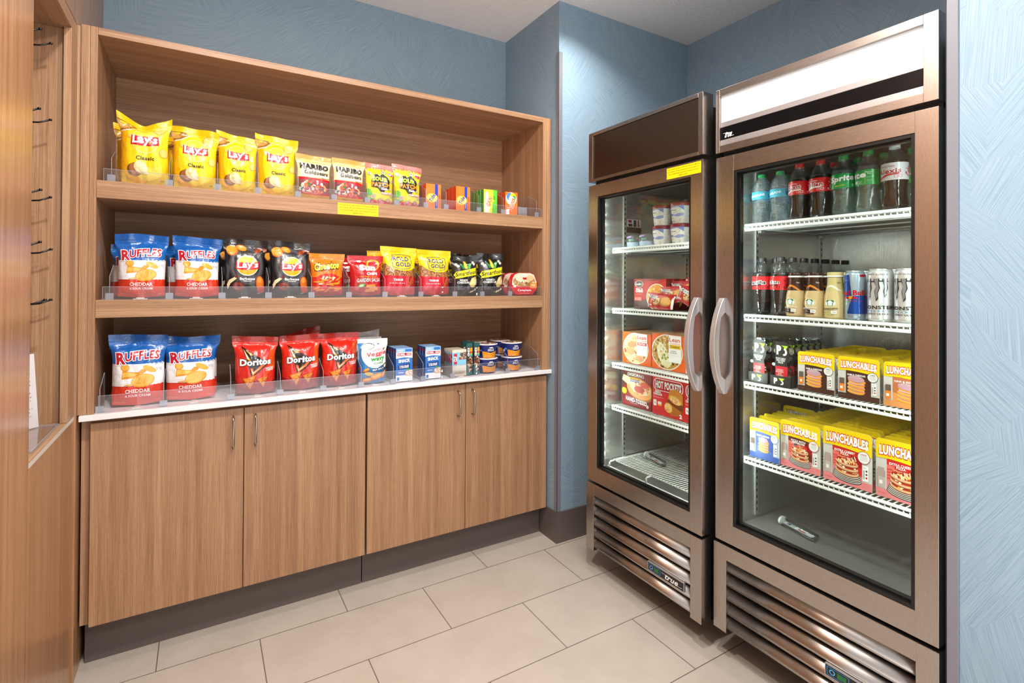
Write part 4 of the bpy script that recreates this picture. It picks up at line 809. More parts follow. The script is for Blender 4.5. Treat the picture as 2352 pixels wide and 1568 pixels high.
def bowl_sleeve():
    """octagonal microwave meal standing on its edge"""
    W, H, D = .165, .118, .035
    octo = [(.18, 0), (.82, 0), (.98, .28), (1, .60), (.88, .92), (.72, 1), (.28, 1), (.12, .92), (0, .60), (.02, .28)]
    t = thing('microwave_meal', 'round-edged microwave meal sleeve at the front, beside the second popcorn bag', 'microwave meal', (1.815, .020, S2+.0040), 0, 'microwave meals on the middle shelf')
    m = MB(); n = len(octo); vs = [((x-.5)*W, 0, y*H) for x, y in octo]+[((x-.5)*W, D, y*H) for x, y in octo]; s = M('D8262E')
    m.add(vs, [tuple(range(n)), tuple(range(2*n-1, n-1, -1))]+[(i, (i+1) % n, n+(i+1) % n, n+i) for i in range(n)], s)
    art = [Pl('EBD9BE', [(.03, .45), (.06, .75), (.14, .91), (.28, .985), (.72, .985), (.87, .91), (.97, .6), (.96, .42), (.6, .36), (.3, .38)]), El('B88A5A', .5, .62, .42, .26, 0, 24), El('F0DCC0', .42, .72, .26, .17, -10), El('E4C090', .66, .76, .2, .14)]+blobs(['7A5A34', 'D8B080', 'A87A4A', 'F4E4C8'], .5, .52, .38, .12, 40, .03, 7)
    art += [Pl('D8262E', [(.18, .01), (.82, .01), (.96, .26), (.5, .36), (.04, .26)]), Pl('D8262E', [(.02, .30), (.30, .38), (.70, .38), (.98, .30), (.94, .2), (.06, .2)]), El('F4F0E6', .5, .86, .12, .07), Rc('C8202A', .44, .70, .58, .78), Tx('8A1A20', 'Hormel', .5, .86, .16, .06, 0), Rc('F0963A', .72, .30, .97, .54), Tx('FFFFFF', 'FREE', .84, .44, .15, .06, .01), Tx('FFFFFF', 'Compleats', .50, .20, .52, .12, .03), Tx('FFFFFF', 'ready in 60 seconds', .50, .075, .36, .04, .0), Rc('FFE9D8', .08, .34, .18, .44)]
    emit_print(m, art, W, H, lambda x, y, o: (x-W/2, -o-.0002, y), 'paper'); m.build('printed_sleeve', t, fix=False)
    b = MB(); b.lathe([(.075, 0), (.083, .004), (.083, .006), (.060, .03), (.001, .032)], M('EDE6DC', 'plastic'), 24, close=False); b.v = [(x*.72, z+D-.002, y*.62+H/2) for x, y, z in b.v]; b.build('bowl', t)
    return t
bw = bowl_sleeve()
dup(bw, (1.7985, .088, S2+.0040), None, 'round-edged microwave meal sleeve standing just behind the front one'); dup(bw, (1.797, .156, S2+.0040), None, 'round-edged microwave meal sleeve at the back of the meals')
# bottom (worktop) row
RB = dict(RF, base=S3)
row_bags(RB, [(.042, .222, .262, .060, 'blue, white and red ridged chip bag on the worktop, nearest the display niche', dict(seed=73, wave=.008, lean=.01, skew=-.05)),
              (.206, .392, .250, .070, 'blue, white and red ridged chip bag on the worktop, beside the red tortilla chips', dict(seed=75, wave=.016, lean=.02, dip=.006)),
              (.030, .195, .240, .160, 'blue and red ridged chip bag on the worktop, hidden behind the one by the niche', dict(seed=77, wave=.012, lean=.03)),
              (.215, .400, .232, .165, 'blue, white and red ridged chip bag on the worktop, peeking out behind its neighbour', dict(seed=79, wave=.016, lean=.02, skew=.1))])
DR = dict(name='tortilla_chip_bag', cat='chip bag', body='D8281A', art=doritos(), seal='9C1A14', base=S3, T=.085, group='red tortilla chip bags')
row_bags(DR, [(.442, .610, .236, .060, 'red tortilla chip bag beside the gap on the worktop', dict(seed=81, wave=.008, lean=.02, skew=-.06)),
              (.618, .785, .234, .062, 'red tortilla chip bag between two others like it on the worktop', dict(seed=83, wave=.012, lean=.02, skew=.04)),
              (.782, .950, .236, .062, 'red tortilla chip bag beside the white and blue veggie chips', dict(seed=85, wave=.008, lean=.02)),
              (.470, .620, .212, .165, 'red tortilla chip bag hidden behind the one beside the gap', dict(seed=87, wave=.008, lean=.02)),
              (.640, .800, .245, .165, 'red tortilla chip bag with a high seal, behind the middle red bag', dict(seed=89, wave=.02, lean=.01, skew=.25)),
              (.800, .930, .215, .165, 'red tortilla chip bag hidden behind the one beside the veggie chips', dict(seed=91, wave=.02, lean=.01))])
row_bags(dict(name='veggie_chip_bag', cat='chip bag', body='3A8CCC', art=veggie(), seal='F2F4F4', base=S3, T=.055), [
              (.940, 1.078, .204, .045, 'white and blue wavy veggie chip bag at the front of the worktop', dict(seed=93, wave=.006, lean=.01, skew=-.02))])
row_bags(dict(name='veggie_chip_bag', cat='chip bag', body='3A8CCC', art=veggie(), seal='F2F4F4', base=S3, T=.05), [
              (.935, 1.066, .206, .110, 'white and blue wavy veggie chip bag hidden behind the front one', dict(seed=94, wave=.006, lean=.02))])
row_bags(dict(name='veggie_chip_bag', cat='chip bag', body='C9BFB6', art=veggie_back(), seal='CFC9C6', base=S3, T=.05), [
              (.920, 1.080, .225, .175, 'grey chip bag with red lettering peeking out behind the veggie chips', dict(seed=95, wave=.012, lean=.03, skew=.12))])
def bb(x0, x1, labs):
    f = carton('tuna_snack_box', labs[0], 'box', x1-x0, .153, .034, '2456A8', [Rc('2F72C4', 0, 0, 1, 1)]+bumble(), ((x0+x1)/2, .022, S3+.0040), 0, 'blue tuna snack boxes', lside='1F4C9C', top='8FBCE8', lart=[Rc('9A2A30', .1, .87, .9, .94)]+[Rc('6A94D0', .2, .74-.05*i, .8, .755-.05*i) for i in range(11)])
    row_cartons(f, len(labs), 0, .036, labs[1:])
bb(1.112, 1.192, ['blue tuna snack box beside the veggie chips, at the front of its row', 'blue tuna snack box beside the veggie chips, second in its row', 'blue tuna snack box beside the veggie chips, third in its row', 'blue tuna snack box beside the veggie chips, at the back of its row'])
bb(1.257, 1.336, ['blue tuna snack box beside the empty slot, at the front of its row', 'blue tuna snack box beside the empty slot, second in its row', 'blue tuna snack box beside the empty slot, third in its row'])
f = carton('energy_bar_box', 'sky blue and cream energy bar pack at the front beside the nut bars', 'snack bar', .078, .130, .020, 'E2D8C6', clif(), (1.4335, .016, S3+.0040), .04, 'energy bars', kind='foil', lart=[Rc('8AD0EC', 0, .4, 1, .9), Rc('D8202C', .1, .5, .9, .84)], top='E8E0CE')
row_cartons(f, 4, 0, .026, ['sky blue and cream energy bar pack, second in its row', 'sky blue and cream energy bar pack, third in its row', 'sky blue and cream energy bar pack at the back of its row'])
kd = [(1.4925, .022, .06, 'nut bar in a clear wrapper nearest the energy bar packs'), (1.514, .042, -.9, 'nut bar turned edge-on between two others'), (1.534, .024, .05, 'nut bar in a clear wrapper nearest the macaroni cups'), (1.494, .072, .2, 'nut bar standing behind the one by the energy bars'), (1.532, .078, -.15, 'nut bar standing behind the one by the macaroni cups'), (1.515, .115, .1, 'nut bar at the back of the bundle')]
kb = None
for (x, y, rz, lab) in kd:
    if kb is None: kb = carton('nut_bar', lab, 'snack bar', .034, .158, .014, '2E2A28', [Rc('3A2E28', 0, 0, 1, .6)]+kind(), (x, y, S3+.0040), rz, 'nut bars beside the macaroni cups', kind='foil', top='0F5A5A')
    else: dup(kb, (x, y, S3+.0040), rz, lab)
# ---------------------------------------------------------------- cups (lathe body + wrap art + lid)
def prof_r(prof, z):
    for (r0, z0), (r1, z1) in zip(prof, prof[1:]):
        if z0 <= z <= z1 and z1 > z0: return r0+(r1-r0)*(z-z0)/(z1-z0)
    return prof[-1][0]
def wrap(mb, prof, z0, z1, art, kind, arc=180, off=.0004, n=24, base=None, eps=.00010, full=False):
    """art spans `arc` degrees centred on local -Y"""
    H = z1-z0; r_ = prof_r(prof, (z0+z1)/2); W = r_*math.radians(arc)
    def sf(x, y, o):
        a = -pi/2+(x/W-.5)*math.radians(arc); r = prof_r(prof, z0+y)+off+o
        return (r*cos(a), r*sin(a), z0+y)
    if base:
        zs = sorted({z0, z1}|{z for _, z in prof if z0 < z < z1}); mb.lathe([(prof_r(prof, z)+off*.5, z) for z in zs], M(base, kind), 32, close=False)
    emit_print(mb, art, W, H, sf, kind, n, max(2, int(H/.012)), eps=eps, clip=(-.5, 1.5, 0, 1) if full else (0, 1, 0, 1))
def mac_art(): return [Pl('F39A1C', [(.22, 0), (.20, .56), (.36, .50), (.50, .42), (.66, .50), (.80, .56), (.80, 0)])]+blobs(['E07A12', 'F8B84A', 'F09020'], .5, .2, .26, .18, 30, .03, 5)+[El('2A6AB8', .14, .62, .06, .10), Tx('FFFFFF', 'MAC', .14, .62, .07, .06, 0), Rc('E8E8F0', .02, .38, .10, .56), El('FFFFFF', .5, .86, .07, .05), Tx('FFFFFF', 'mac &\ncheese', .5, .68, .22, .22, .03), Pl('F7C42A', [(.40, .46), (.44, .38), (.5, .35), (.56, .38), (.60, .46), (.57, .46), (.54, .42), (.5, .40), (.46, .42), (.43, .46)]), Tx('FFFFFF', 'original', .32, .16, .12, .07, 0)]
def mac_cup(label, loc, rz):
    t = thing('macaroni_cup', label, 'food cup', loc, rz, 'blue macaroni cups'); pr = [(.0405, 0), (.042, .002), (.0535, .068), (.0545, .070)]
    m = MB(); m.lathe(pr, M('1E2A78', 'paper'), 32); wrap(m, pr, .004, .066, mac_art(), 'paper'); m.build('cup_body', t, fix=False)
    m = MB(); m.lathe([(.0545, .0695), (.057, .070), (.057, .0735), (.055, .0750), (.001, .0752)], M('E9E2E0', 'paper'), 32, close=False)
    for it in blobs(['1E2A78', 'F39A1C', 'F8C84A', '1E2A78'], 0, 0, .046, .046, 60, .008, 3): m.add([(x, y, .0754+.00002) for x, y in shape2d(it, 1, 1)[0][1]], [tuple(range(9))], M(it[1], 'foil'))
    m.build('foil_lid', t); return t
mc = mac_cup('lower blue macaroni cup beside the nut bars, front of the worktop', (1.612, .062, S3+.0040), -.05)
for (x, y, k, lab) in ((1.612, .062, 1, 'upper blue macaroni cup stacked beside the nut bars'), (1.762, .062, 0, 'lower blue macaroni cup in the stack nearest the hutch end'), (1.762, .062, 1, 'upper blue macaroni cup in the stack nearest the hutch end'), (1.755, .178, 0, 'lower blue macaroni cup in the rear stack'), (1.755, .178, 1, 'upper blue macaroni cup in the rear stack'), (1.612, .180, 0, 'lower blue macaroni cup hidden behind the stack by the nut bars'), (1.612, .180, 1, 'upper blue macaroni cup hidden behind the stack by the nut bars')):
    dup(mc, (x, y, S3+.001+.0762*k), .25 if y > .1 else -.05, lab)
# ================================================================ drinks refrigerator contents
FR = -pi/2; Z1, Z2, Z3, Z4 = 1.6095, 1.2675, 1.0115, .7275
pet = clear('clear_pet_plastic', 'F6FAFA', .98, .04, 1.45, bump=.15, bscale=55, extra=.02, diff=.008)
pet_w = clear('rippled_water_bottle', 'DCF0F8', .95, .04, 1.5, bump=.8, bscale=110, extra=.12, diff=.08)
soda_clear = clear('clear_soda', 'E2F0EA', .96, .03, 1.35, bump=.5, bscale=45, extra=.06, diff=.10)
cola = base_mat('cola', '1A0A08', .08, 0, .6, coat=.4)
SODA = [(.020, 0), (.028, .004), (.0335, .014), (.0345, .024), (.0325, .052), (.0330, .070), (.0355, .084), (.0360, .092), (.0360, .128), (.0350, .138), (.0290, .158), (.0190, .176), (.0140, .187), (.0135, .194)]
WATER = [(.022, 0), (.031, .004), (.034, .014), (.0335, .03), (.0318, .058), (.0345, .086), (.0352, .100), (.0352, .130), (.0340, .142), (.0280, .160), (.0170, .174), (.0130, .180), (.0130, .186)]
def scale_prof(p, s): return [(r, z*s) for r, z in p]
def soda(label, kind, loc, rz, capc, lab_z, labc, art, liquid, hs=1.0, cat='bottle', name='soda_bottle', grp=None, pr0=SODA, fill=.148, shell=None, caph=.017, capr=.0148):
    pr = scale_prof(pr0, hs); t = thing(name, label, cat, loc, rz, grp)
    lob = [.10 if z < .02 else (.05 if z < .035 else 0) for r, z in pr]
    m = MB(); m.lathe(pr, shell or pet, 28, lobes=lob); m.build('bottle_shell', t)
    if liquid:
        q = [(max(.001, r-.0016), z+.0012) for r, z in pr if z < fill*hs]; rr = prof_r(pr, fill*hs)-.0016; q.append((rr, fill*hs)); m = MB(); m.lathe(q, liquid, 28, lobes=lob[:len(q)]); m.build('drink', t)
    m = MB(); z0, z1 = lab_z[0]*hs, lab_z[1]*hs; wrap(m, pr, z0, z1, art, 'foil' if kind != 'w' else 'plastic', 180, off=.0006, base=labc, full=False); m.build('label', t, fix=False)
    zt = pr[-1][1]; m = MB(); m.lathe([(capr+.0006, zt-caph+.006), (capr+.0004, zt-caph+.009), (capr, zt-caph+.0095), (capr-.0002, zt+.004), (capr-.0015, zt+.006), (.001, zt+.0062)], M(capc, 'plastic'), 36, close=False)
    for k in range(36):
        a = 2*pi*k/36; m.box(0, 0, 0, 0, 0, 0, M(capc, 'plastic')) if False else None
    m.build('cap', t); return t
def coke_art(nm, dc=False, zero=False):
    bgc, fg = ('D9D9DD', 'C8142C') if dc else (('E8202A', '1A1A1A') if zero else ('D8141E', 'FFFFFF'))
    nmc = 'A01828' if dc else ('1A1A1A' if zero else 'B0101C')
    a = [Tx(fg if not dc else 'B01828', 'Share a Coke', .34, .80, .34, .10, .01, .1)]
    a += [Tx(nmc, nm, .36, .52, .10*len(nm), .30, .03, .08, 2, 0, 'FFFFFF' if not dc else 'E8E8EC', .07)]
    a += [Pl(fg if not zero else '2A1010', [(.02, .06), (.10, .18), (.30, .34), (.62, .40), (.62, .32), (.36, .26), (.20, .14), (.06, .02)])]
    a += [Rc(fg if not dc else 'C87080', .50, .12, .58, .27), Rc(bgc, .51, .14, .57, .25), Rc(fg if not dc else 'C87080', .60, .12, .68, .27), Rc(bgc, .61, .14, .67, .25)]
    a += [Tx(fg if not dc else 'C8142C', 'Coke' if dc else 'Coca-Cola', .88, .5, .36 if not dc else .28, .34 if not dc else .5, .02, .15, 82)]
    return a
def sprite_art(): return [Tx('FFFFFF', 'Sprite', .52, .62, .66, .52, .045, .15, 5), Tx('F6E01E', 'LEMON-LIME', .46, .18, .26, .07, .01, .1, 4), Rc('BFE6CC', .78, .10, .85, .28), Rc('FFFFFF', .10, .10, .14, .2)]
def sprite_side(): return [Tx('FFFFFF', 'Sprite', .18, .56, .82, .52, .045, .15, 5), Rc('E8F8EE', .56, .06, .565, .94), Rc('EAF6EE', .50-.22, .10, .36, .30), Tx('E8F8EE', 'Nutrition\nFacts', .66, .78, .16, .2, .01), Tx('CFEFDA', '20 FL OZ\n1.25 PT\n591 mL', .44, .18, .12, .22, 0), Tx('CFEFDA', 'Calories 240', .66, .5, .16, .06, 0), Rc('BFE8CC', .60, .30, .74, .31), Rc('BFE8CC', .60, .24, .74, .25)]
def dasani_art(): return [Pl('4FBBD8', [(0, .12)]+[(i/16, .10+.10*sin(i/16*6.3+.4)) for i in range(17)]+[(1-i/16, .84+.10*sin((1-i/16)*6.3+.4)) for i in range(17)]), Tx('FFFFFF', 'DASANI', .48, .52, .50, .30, .02, 0, 6), Rc('2A7AB0', .86, .24, .94, .60)]
FX = 2.175
b1 = soda('clear water bottle with a green cap nearest the far wall of the drinks fridge', 'w', (FX, -1.1155, Z1), FR+.1, '1FA05A', (.094, .124), '4FBBD8', dasani_art(), None, 1.0, name='water_bottle', grp='clear water bottles', pr0=WATER, shell=pet_w, caph=.013)
dup(b1, (FX, -1.1895, Z1), FR-.1, 'clear water bottle with a green cap beside the first cola bottle'); dup(b1, (FX+.085, -1.158, Z1), FR, 'clear water bottle standing behind the two front water bottles'); dup(b1, (FX+.085, -1.100, Z1-0), FR, 'x') if False else None
soda('red-capped cola bottle standing next to the clear water bottles', 's', (FX, -1.262, Z1), FR+.25, 'D8242A', (.088, .134), 'D8141E', coke_art('Wyatt'), cola, 1.04, grp='bottled soft drinks')
soda('red-capped cola bottle standing next to the lemon-lime soda bottles', 's', (FX, -1.336, Z1), FR+.15, 'D8242A', (.088, .134), 'D8141E', coke_art('Adrian'), cola, 1.04, grp='bottled soft drinks')
c3 = soda('red-capped cola bottle half hidden behind the front row of soft drinks', 's', (FX+.09, -1.335, Z1), FR, 'D8242A', (.088, .134), 'D8141E', coke_art('Adrian'), cola, 1.04, grp='bottled soft drinks')
s1 = soda('clear lemon-lime soda bottle, its whole name facing the door', 's', (FX, -1.410, Z1), FR+.25, '1E9A4C', (.088, .134), '12A048', sprite_art(), soda_clear, 1.04, grp='lemon-lime soda bottles')
soda('clear lemon-lime soda bottle turned so its nutrition panel shows', 's', (FX, -1.485, Z1), FR, '1E9A4C', (.088, .134), '12A048', sprite_side(), soda_clear, 1.04, grp='lemon-lime soda bottles')
dup(s1, (FX+.09, -1.412, Z1), FR, 'lemon-lime soda bottle behind the one facing the door'); dup(s1, (FX+.09, -1.490, Z1), FR, 'lemon-lime soda bottle behind the one showing nutrition facts')
d1 = soda('diet cola bottle with a silver label and white cap', 's', (FX-.005, -1.562, Z1), FR+.35, 'D9DCE0', (.088, .138), 'D6D6DA', coke_art('Alexis', True), cola, 1.06, grp='bottled soft drinks')
dup(s1, (FX+.09, -1.572, Z1), FR+.4, 'lemon-lime soda bottle hidden behind the diet cola bottle')
# second shelf
zA = soda('black-capped cola bottle at the glass, nearest the far wall', 's', (2.172, -1.120, Z2), FR+.1, '2B2D31', (.088, .134), 'E8202A', coke_art('Samantha', False, True), cola, 1.08, grp='black-capped cola bottles')
zB = soda('black-capped cola bottle at the glass, beside the iced coffees', 's', (2.168, -1.196, Z2), FR-.1, '2B2D31', (.088, .134), 'E8202A', coke_art('Jaiden', False, True), cola, 1.08, grp='black-capped cola bottles')
for i in range(1, 3): dup(zA, (2.172+.088*i, -1.119, Z2), FR, ['black-capped cola bottle second in the row against the far wall', 'black-capped cola bottle third in the row against the far wall'][i-1])
for i in range(1, 7): dup(zB, (2.168+.077*i, -1.196+.001*i, Z2), FR, 'black-capped cola bottle %s behind the one next to the iced coffees' % ['first', 'second', 'third', 'fourth', 'fifth', 'last'][i-1])
FRAP = [(.024, 0), (.030, .003), (.0325, .010), (.0325, .062), (.0310, .078), (.0255, .102), (.0230, .118), (.0225, .140), (.0215, .1455)]
def siren(cx, cy, s, H=.5):
    a = [El('FFFFFF', cx, cy, s, s*H*1.0, 0, 28), El('0B7A4B', cx, cy, s*.94, s*H*.94, 0, 28), El('E8EEEC', cx, cy-s*H*.10, s*.60, s*H*.72, 0, 20), El('0B7A4B', cx, cy+s*H*.78, s*.62, s*H*.16, 0, 14), El('FFFFFF', cx, cy+s*H*.18, s*.30, s*H*.34, 0, 16)]
    for q in (-1, 1): a += [Pl('FFFFFF', [(cx+q*s*.80, cy-s*H*.55), (cx+q*s*.92, cy+s*H*.1), (cx+q*s*.70, cy+s*H*.48), (cx+q*s*.62, cy-s*H*.1), (cx+q*s*.5, cy-s*H*.7)]), Pl('FFFFFF', [(cx+q*s*.12, cy+s*H*.48), (cx+q*s*.34, cy+s*H*.62), (cx, cy+s*H*.80), (cx, cy+s*H*.5)]), Pl('0B7A4B', [(cx+q*s*.38, cy+s*H*.2), (cx+q*s*.56, cy-s*H*.2), (cx+q*s*.42, cy-s*H*.6)])]
    a += [El('0B7A4B', cx-s*.10, cy+s*H*.18, s*.04, s*H*.03), El('0B7A4B', cx+s*.10, cy+s*H*.18, s*.04, s*H*.03), Rc('0B7A4B', cx-s*.08, cy-s*H*.02, cx+s*.08, cy+s*H*.0)]
    return a
def frap_art(mo):
    d, acc = ('3A2018', 'D8802A') if mo else ('C9B77A', 'F0EAD8')
    a = [Pl(d, [(0, .86), (.2, .78), (.45, .93), (.6, .95), (.85, .84), (1, .80), (1, 1), (0, 1)])] if False else []
    a += [Pl(d, [(.10, .36), (.12, .60), (.26, .78), (.34, .82), (.24, .66), (.24, .50), (.34, .38), (.62, .20), (.66, .02), (.14, .02)]), Pl(acc, [(.10, .34), (.22, .02), (.15, .02), (.10, .08)]), El('D9BF8E' if mo else 'D6C088', .50, .58, .24, .27, 0, 28)]
    a += siren(.52, .62, .17, .95)
    c = 'F4EDE2' if mo else '3A3020'
    a += [Tx(c, 'Frappuccino', .44, .34, .62, .13, .012, .35, 3), Rc(c, .12, .265, .68, .272), Tx(c, 'MOCHA' if mo else 'VANILLA', .36, .17, .3, .03, 0), Rc('E9E6E0', .56, .10, .72, .26), Tx('8A8078', '290', .64, .18, .1, .07, 0), Tx(c, '9.5 FL OZ (281 mL)', .40, .06, .44, .035, .0)]
    return a
def frap(label, mo, loc, rz):
    t = thing('iced_coffee_bottle', label, 'bottle', loc, rz, 'bottled iced coffees'); cof = 'CDB081' if mo else 'D2BC88'; nk = '3A2018' if mo else 'CBBB80'
    m = MB(); m.lathe(FRAP, M(cof, 'plastic'), 32); wrap(m, FRAP, .012, .080, frap_art(mo), 'plastic', 170, off=.0004)
    m.build('bottle', t, fix=False)
    m = MB(); wrap(m, FRAP, .094, .139, [Pl('E8E0D2' if not mo else 'D8802A', [(.15, .02), (.35, .36), (.5, .46), (.65, .36), (.9, .0), (.8, .0), (.62, .22), (.5, .30), (.36, .22), (.25, .0)]), Tx('F4EDE2' if mo else '3A3020', 'Mocha' if mo else 'Vanilla', .80, .62, .14, .12, 0)], 'plastic', 180, off=.0006, base=nk); m.build('neck_label', t, fix=False)
    m = MB(); m.lathe([(.0248, .1405), (.0252, .143), (.0248, .1455), (.001, .146)], M('F0EDE8', 'plastic'), 32, close=False); m.lathe([(.0238, .1455), (.0238, .155), (.0228, .1565), (.001, .157)], M(nk, 'plastic'), 32, close=False); m.build('lid', t); return t
f1 = frap('mocha iced coffee bottle beside the black-capped cola bottles', True, (2.150, -1.264, Z2), FR-.15)
f2 = dup(f1, (2.150, -1.3305, Z2), FR-.1, 'mocha iced coffee bottle beside the vanilla one')
f3 = frap('vanilla iced coffee bottle with a cream cap beside the blue energy drink can', False, (2.150, -1.397, Z2), FR-.05)
dup(f1, (2.222, -1.264, Z2), FR, 'mocha iced coffee bottle behind the front one by the colas'); dup(f1, (2.222, -1.3305, Z2), FR, 'mocha iced coffee bottle behind the one next to the vanilla'); dup(f3, (2.222, -1.397, Z2), FR, 'vanilla iced coffee bottle behind the front vanilla one')
def can(label, r, h, body, art, loc, rz, top, name='energy_drink_can'):
    t = thing(name, label, 'can', loc, rz, 'energy drink cans'); pr = [(r-.006, 0), (r-.002, .004), (r, .009), (r, h-.012), (r-.0045, h-.003)]
    m = MB(); m.lathe(pr, M(body, 'tin'), 36); wrap(m, pr, .009, h-.011, art, 'tin', 180); m.build('can_body', t, fix=False)
    m = MB(); m.lathe([(r-.0045, h-.003), (r-.004, h), (r-.0055, h), (r-.007, h-.003), (.001, h-.003)], M(top, 'metal'), 36, close=False); m.lathe([(.001, h-.0028), (.009, h-.0026), (.009, h-.0014), (.001, h-.0013)], M('C8C8CC', 'metal'), 14, (0, -.006, 0)); m.build('can_lid', t); return t
rb_art = [Pl('1D4FA8', [(0, .05), (.02, .98), (.40, .98), (.48, .50), (.06, .46), (.06, .05)]), Pl('1D4FA8', [(.30, .05), (.50, .50), (1, .52), (1, .05)]), Rc('C8D0D8', .0, .52, .03, .9), Pl('C8142C', [(.72, .94), (1, .94), (1, .99), (.72, .99)]), Rc('A8B4C4', .0, .05, 1, .09), Tx('D8142C', 'Red Bull', .46, .575, .86, .12, .035), El('F6C81A', .44, .465, .10, .035, 0), Pl('D8142C', [(.20, .43), (.24, .47), (.34, .485), (.40, .47), (.38, .45), (.42, .435), (.32, .43), (.30, .445), (.24, .435)]), Pl('D8142C', [(.68, .43), (.64, .47), (.54, .485), (.48, .47), (.50, .45), (.46, .435), (.56, .43), (.58, .445), (.64, .435)]), Tx('C83A4A', 'S U G A R F R E E', .46, .385, .62, .035, .0), Tx('C8D4E4', 'VITALIZES BODY AND MIND', .24, .86, .3, .015, 0)]
r1 = can('slim blue and silver energy drink can beside the vanilla iced coffee', .0290, .160, 'A9BCCB', rb_art, (2.150, -1.458, Z2), FR+.2, 'D0D2D6'); dup(r1, (2.214, -1.462, Z2), FR, 'slim blue and silver energy drink can behind the front one')
def claw(cx, t, s=1, c='6A6E74'):
    return Pl(c, [(cx-.05*s, .86), (cx+.06*s, .87), (cx+.05*s, .78), (cx+.07*s, .66), (cx+.03*s, .56), (cx+.04*s, t+.06), (cx+.0, t), (cx-.01*s, t+.08), (cx-.03*s, .60), (cx+.0, .70), (cx-.03*s, .78)])
mo_art = [Rc('F2F3F5', 0, .02, 1, .95), Tx('7A7E84', 'ZERO SUGAR', .42, .955, .60, .030, .02)]+[Pl('C4C8CE', [(.75+.25*((k*37 % 10)/10), .1+.8*((k*53 % 17)/17)), (.78+.2*((k*37 % 10)/10), .13+.8*((k*53 % 17)/17)), (.80+.2*((k*37 % 10)/10), .11+.8*((k*53 % 17)/17))]) for k in range(26)]+[Pl('3A3C40', [(.10, .80), (.22, .84), (.28, .81), (.36, .82), (.46, .86), (.52, .82), (.64, .84), (.74, .80), (.60, .80), (.46, .80), (.30, .79)]), claw(.22, .42, 1.25, '3A3C40'), claw(.42, .38, 1.35, '3A3C40'), claw(.62, .46, 1.15, '3A3C40'), claw(.22, .45, .85, '9CA0A8'), claw(.42, .42, .95, '9CA0A8'), claw(.62, .50, .8, '9CA0A8'), Tx('26282C', 'MONSTER', .45, .255, .84, .075, .02), Tx('5AB0D8', 'E N E R G Y', .45, .175, .62, .035, .01), Tx('3A3C40', 'ZERO ULTRA', .45, .115, .54, .032, .025)]
m1 = can('tall white energy drink can beside the slim blue can', .0338, .165, 'E6E8EA', mo_art, (2.152, -1.531, Z2), FR+.33, 'DADCE0'); dup(m1, (2.152, -1.605, Z2), FR+.30, 'tall white energy drink can nearest the door handle side opening edge'); dup(m1, (2.228, -1.531, Z2), FR, 'tall white energy drink can behind the front one by the slim can'); dup(m1, (2.228, -1.605, Z2), FR, 'tall white energy drink can behind the outermost front one')
# ---------------------------------------------------------------- protein packs
blister = clear('clear_blister_tray', 'F0F4F4', .86, .05, 1.5, bump=.3, bscale=40, extra=.10)
def protein(label, loc):
    t = thing('protein_pack', label, 'snack pack', loc, FR, 'black and red protein packs'); W, H = .074, .168
    out = [(.10, 0), (.90, 0), (1, .10), (1, .32), (.80, .42), (.80, .50), (.96, .62), (.98, .88), (.84, 1), (.16, 1), (.02, .88), (.04, .62), (.20, .50), (.20, .42), (0, .32), (0, .10)]
    m = MB(); n = len(out); vs = [((x-.5)*W, 0, y*H) for x, y in out]+[((x-.5)*W*.9, .024, y*H*.97+.002) for x, y in out]
    tri = tessellate_polygon([[Vector((x, y, 0)) for x, y in out]]); m.add(vs, [tuple(q) for q in tri]+[tuple(n+k for k in q) for q in tri]+[(i, (i+1) % n, n+(i+1) % n, n+i) for i in range(n)], blister); m.build('blister_tray', t)
    m = MB()
    for (x, z, r, c) in ((-.024, .028, .011, 'C89A6A'), (.024, .03, .010, 'B88050'), (-.022, .125, .011, 'E8D8B0'), (.024, .13, .010, 'E4D2A8'), (-.022, .145, .008, 'E8D8B0')): m.lathe([(.001, -r), (r*.8, -r*.6), (r, 0), (r*.8, r*.6), (.001, r)], M(c), 10, (x, .012, z))
    m.build('snack_pieces', t)
    m = MB(); art = [Pl('2C2C2C', [(.18, .40), (.84, .40), (.80, .50), (.92, .62), (.92, .88), (.80, .96), (.26, .96), (.20, .88), (.22, .60)]), Rc('CE2430', .22, .05, .84, .43), Tx('FFFFFF', 'P', .40, .78, .24, .20, .06), Pl('B6E02A', [(.52, .88), (.86, .88), (.74, .78), (.66, .80), (.66, .85)]), El('FFFFFF', .68, .74, .14, .075, 0, 24, -120, 100), El('2C2C2C', .64, .745, .08, .045), Tx('FFFFFF', 'PORTABLE\nPROTEIN\nPACK', .50, .555, .50, .125, .02), Tx('F4E0DC', 'CHICKEN\nMONTEREY\nJACK\nCASHEWS', .46, .29, .40, .16, .01), Tx('F0C8C4', 'NET WT 2 OZ', .46, .10, .4, .02, 0), El('BFD8DC', .14, .46, .09, .035)]
    emit_print(m, art, W, H, lambda x, y, o: (x-W/2, -.0006-o, y), 'paper'); m.build('front_card', t, fix=False); return t
def p3box(label, loc):
    t = thing('display_tray', label, 'display box', loc, FR, 'black display trays'); m = MB(); k = M('333433', 'paper'); W, D, H = .080, .26, .045
    for b in ((-W/2, W/2, 0, .0012, 0, H*.86), (-W/2, -W/2+.0012, 0, D, 0, H), (W/2-.0012, W/2, 0, D, 0, H), (-W/2, W/2, D-.0012, D, 0, H), (-W/2, W/2, 0, D, 0, .0012)): m.box(*b, k)
    emit_print(m, [Tx('FFFFFF', 'P', .28, .5, .18, .56, .06), Pl('C2E03A', [(.42, .80), (.70, .80), (.60, .52), (.5, .58)]), El('F0F0F0', .56, .38, .10, .20, 0, 20, -120, 100), El('333433', .53, .39, .06, .11)], W, H*.86, lambda x, y, o: (x-W/2, -.0002-o, y), 'paper'); m.build('printed_tray', t, fix=False); return t
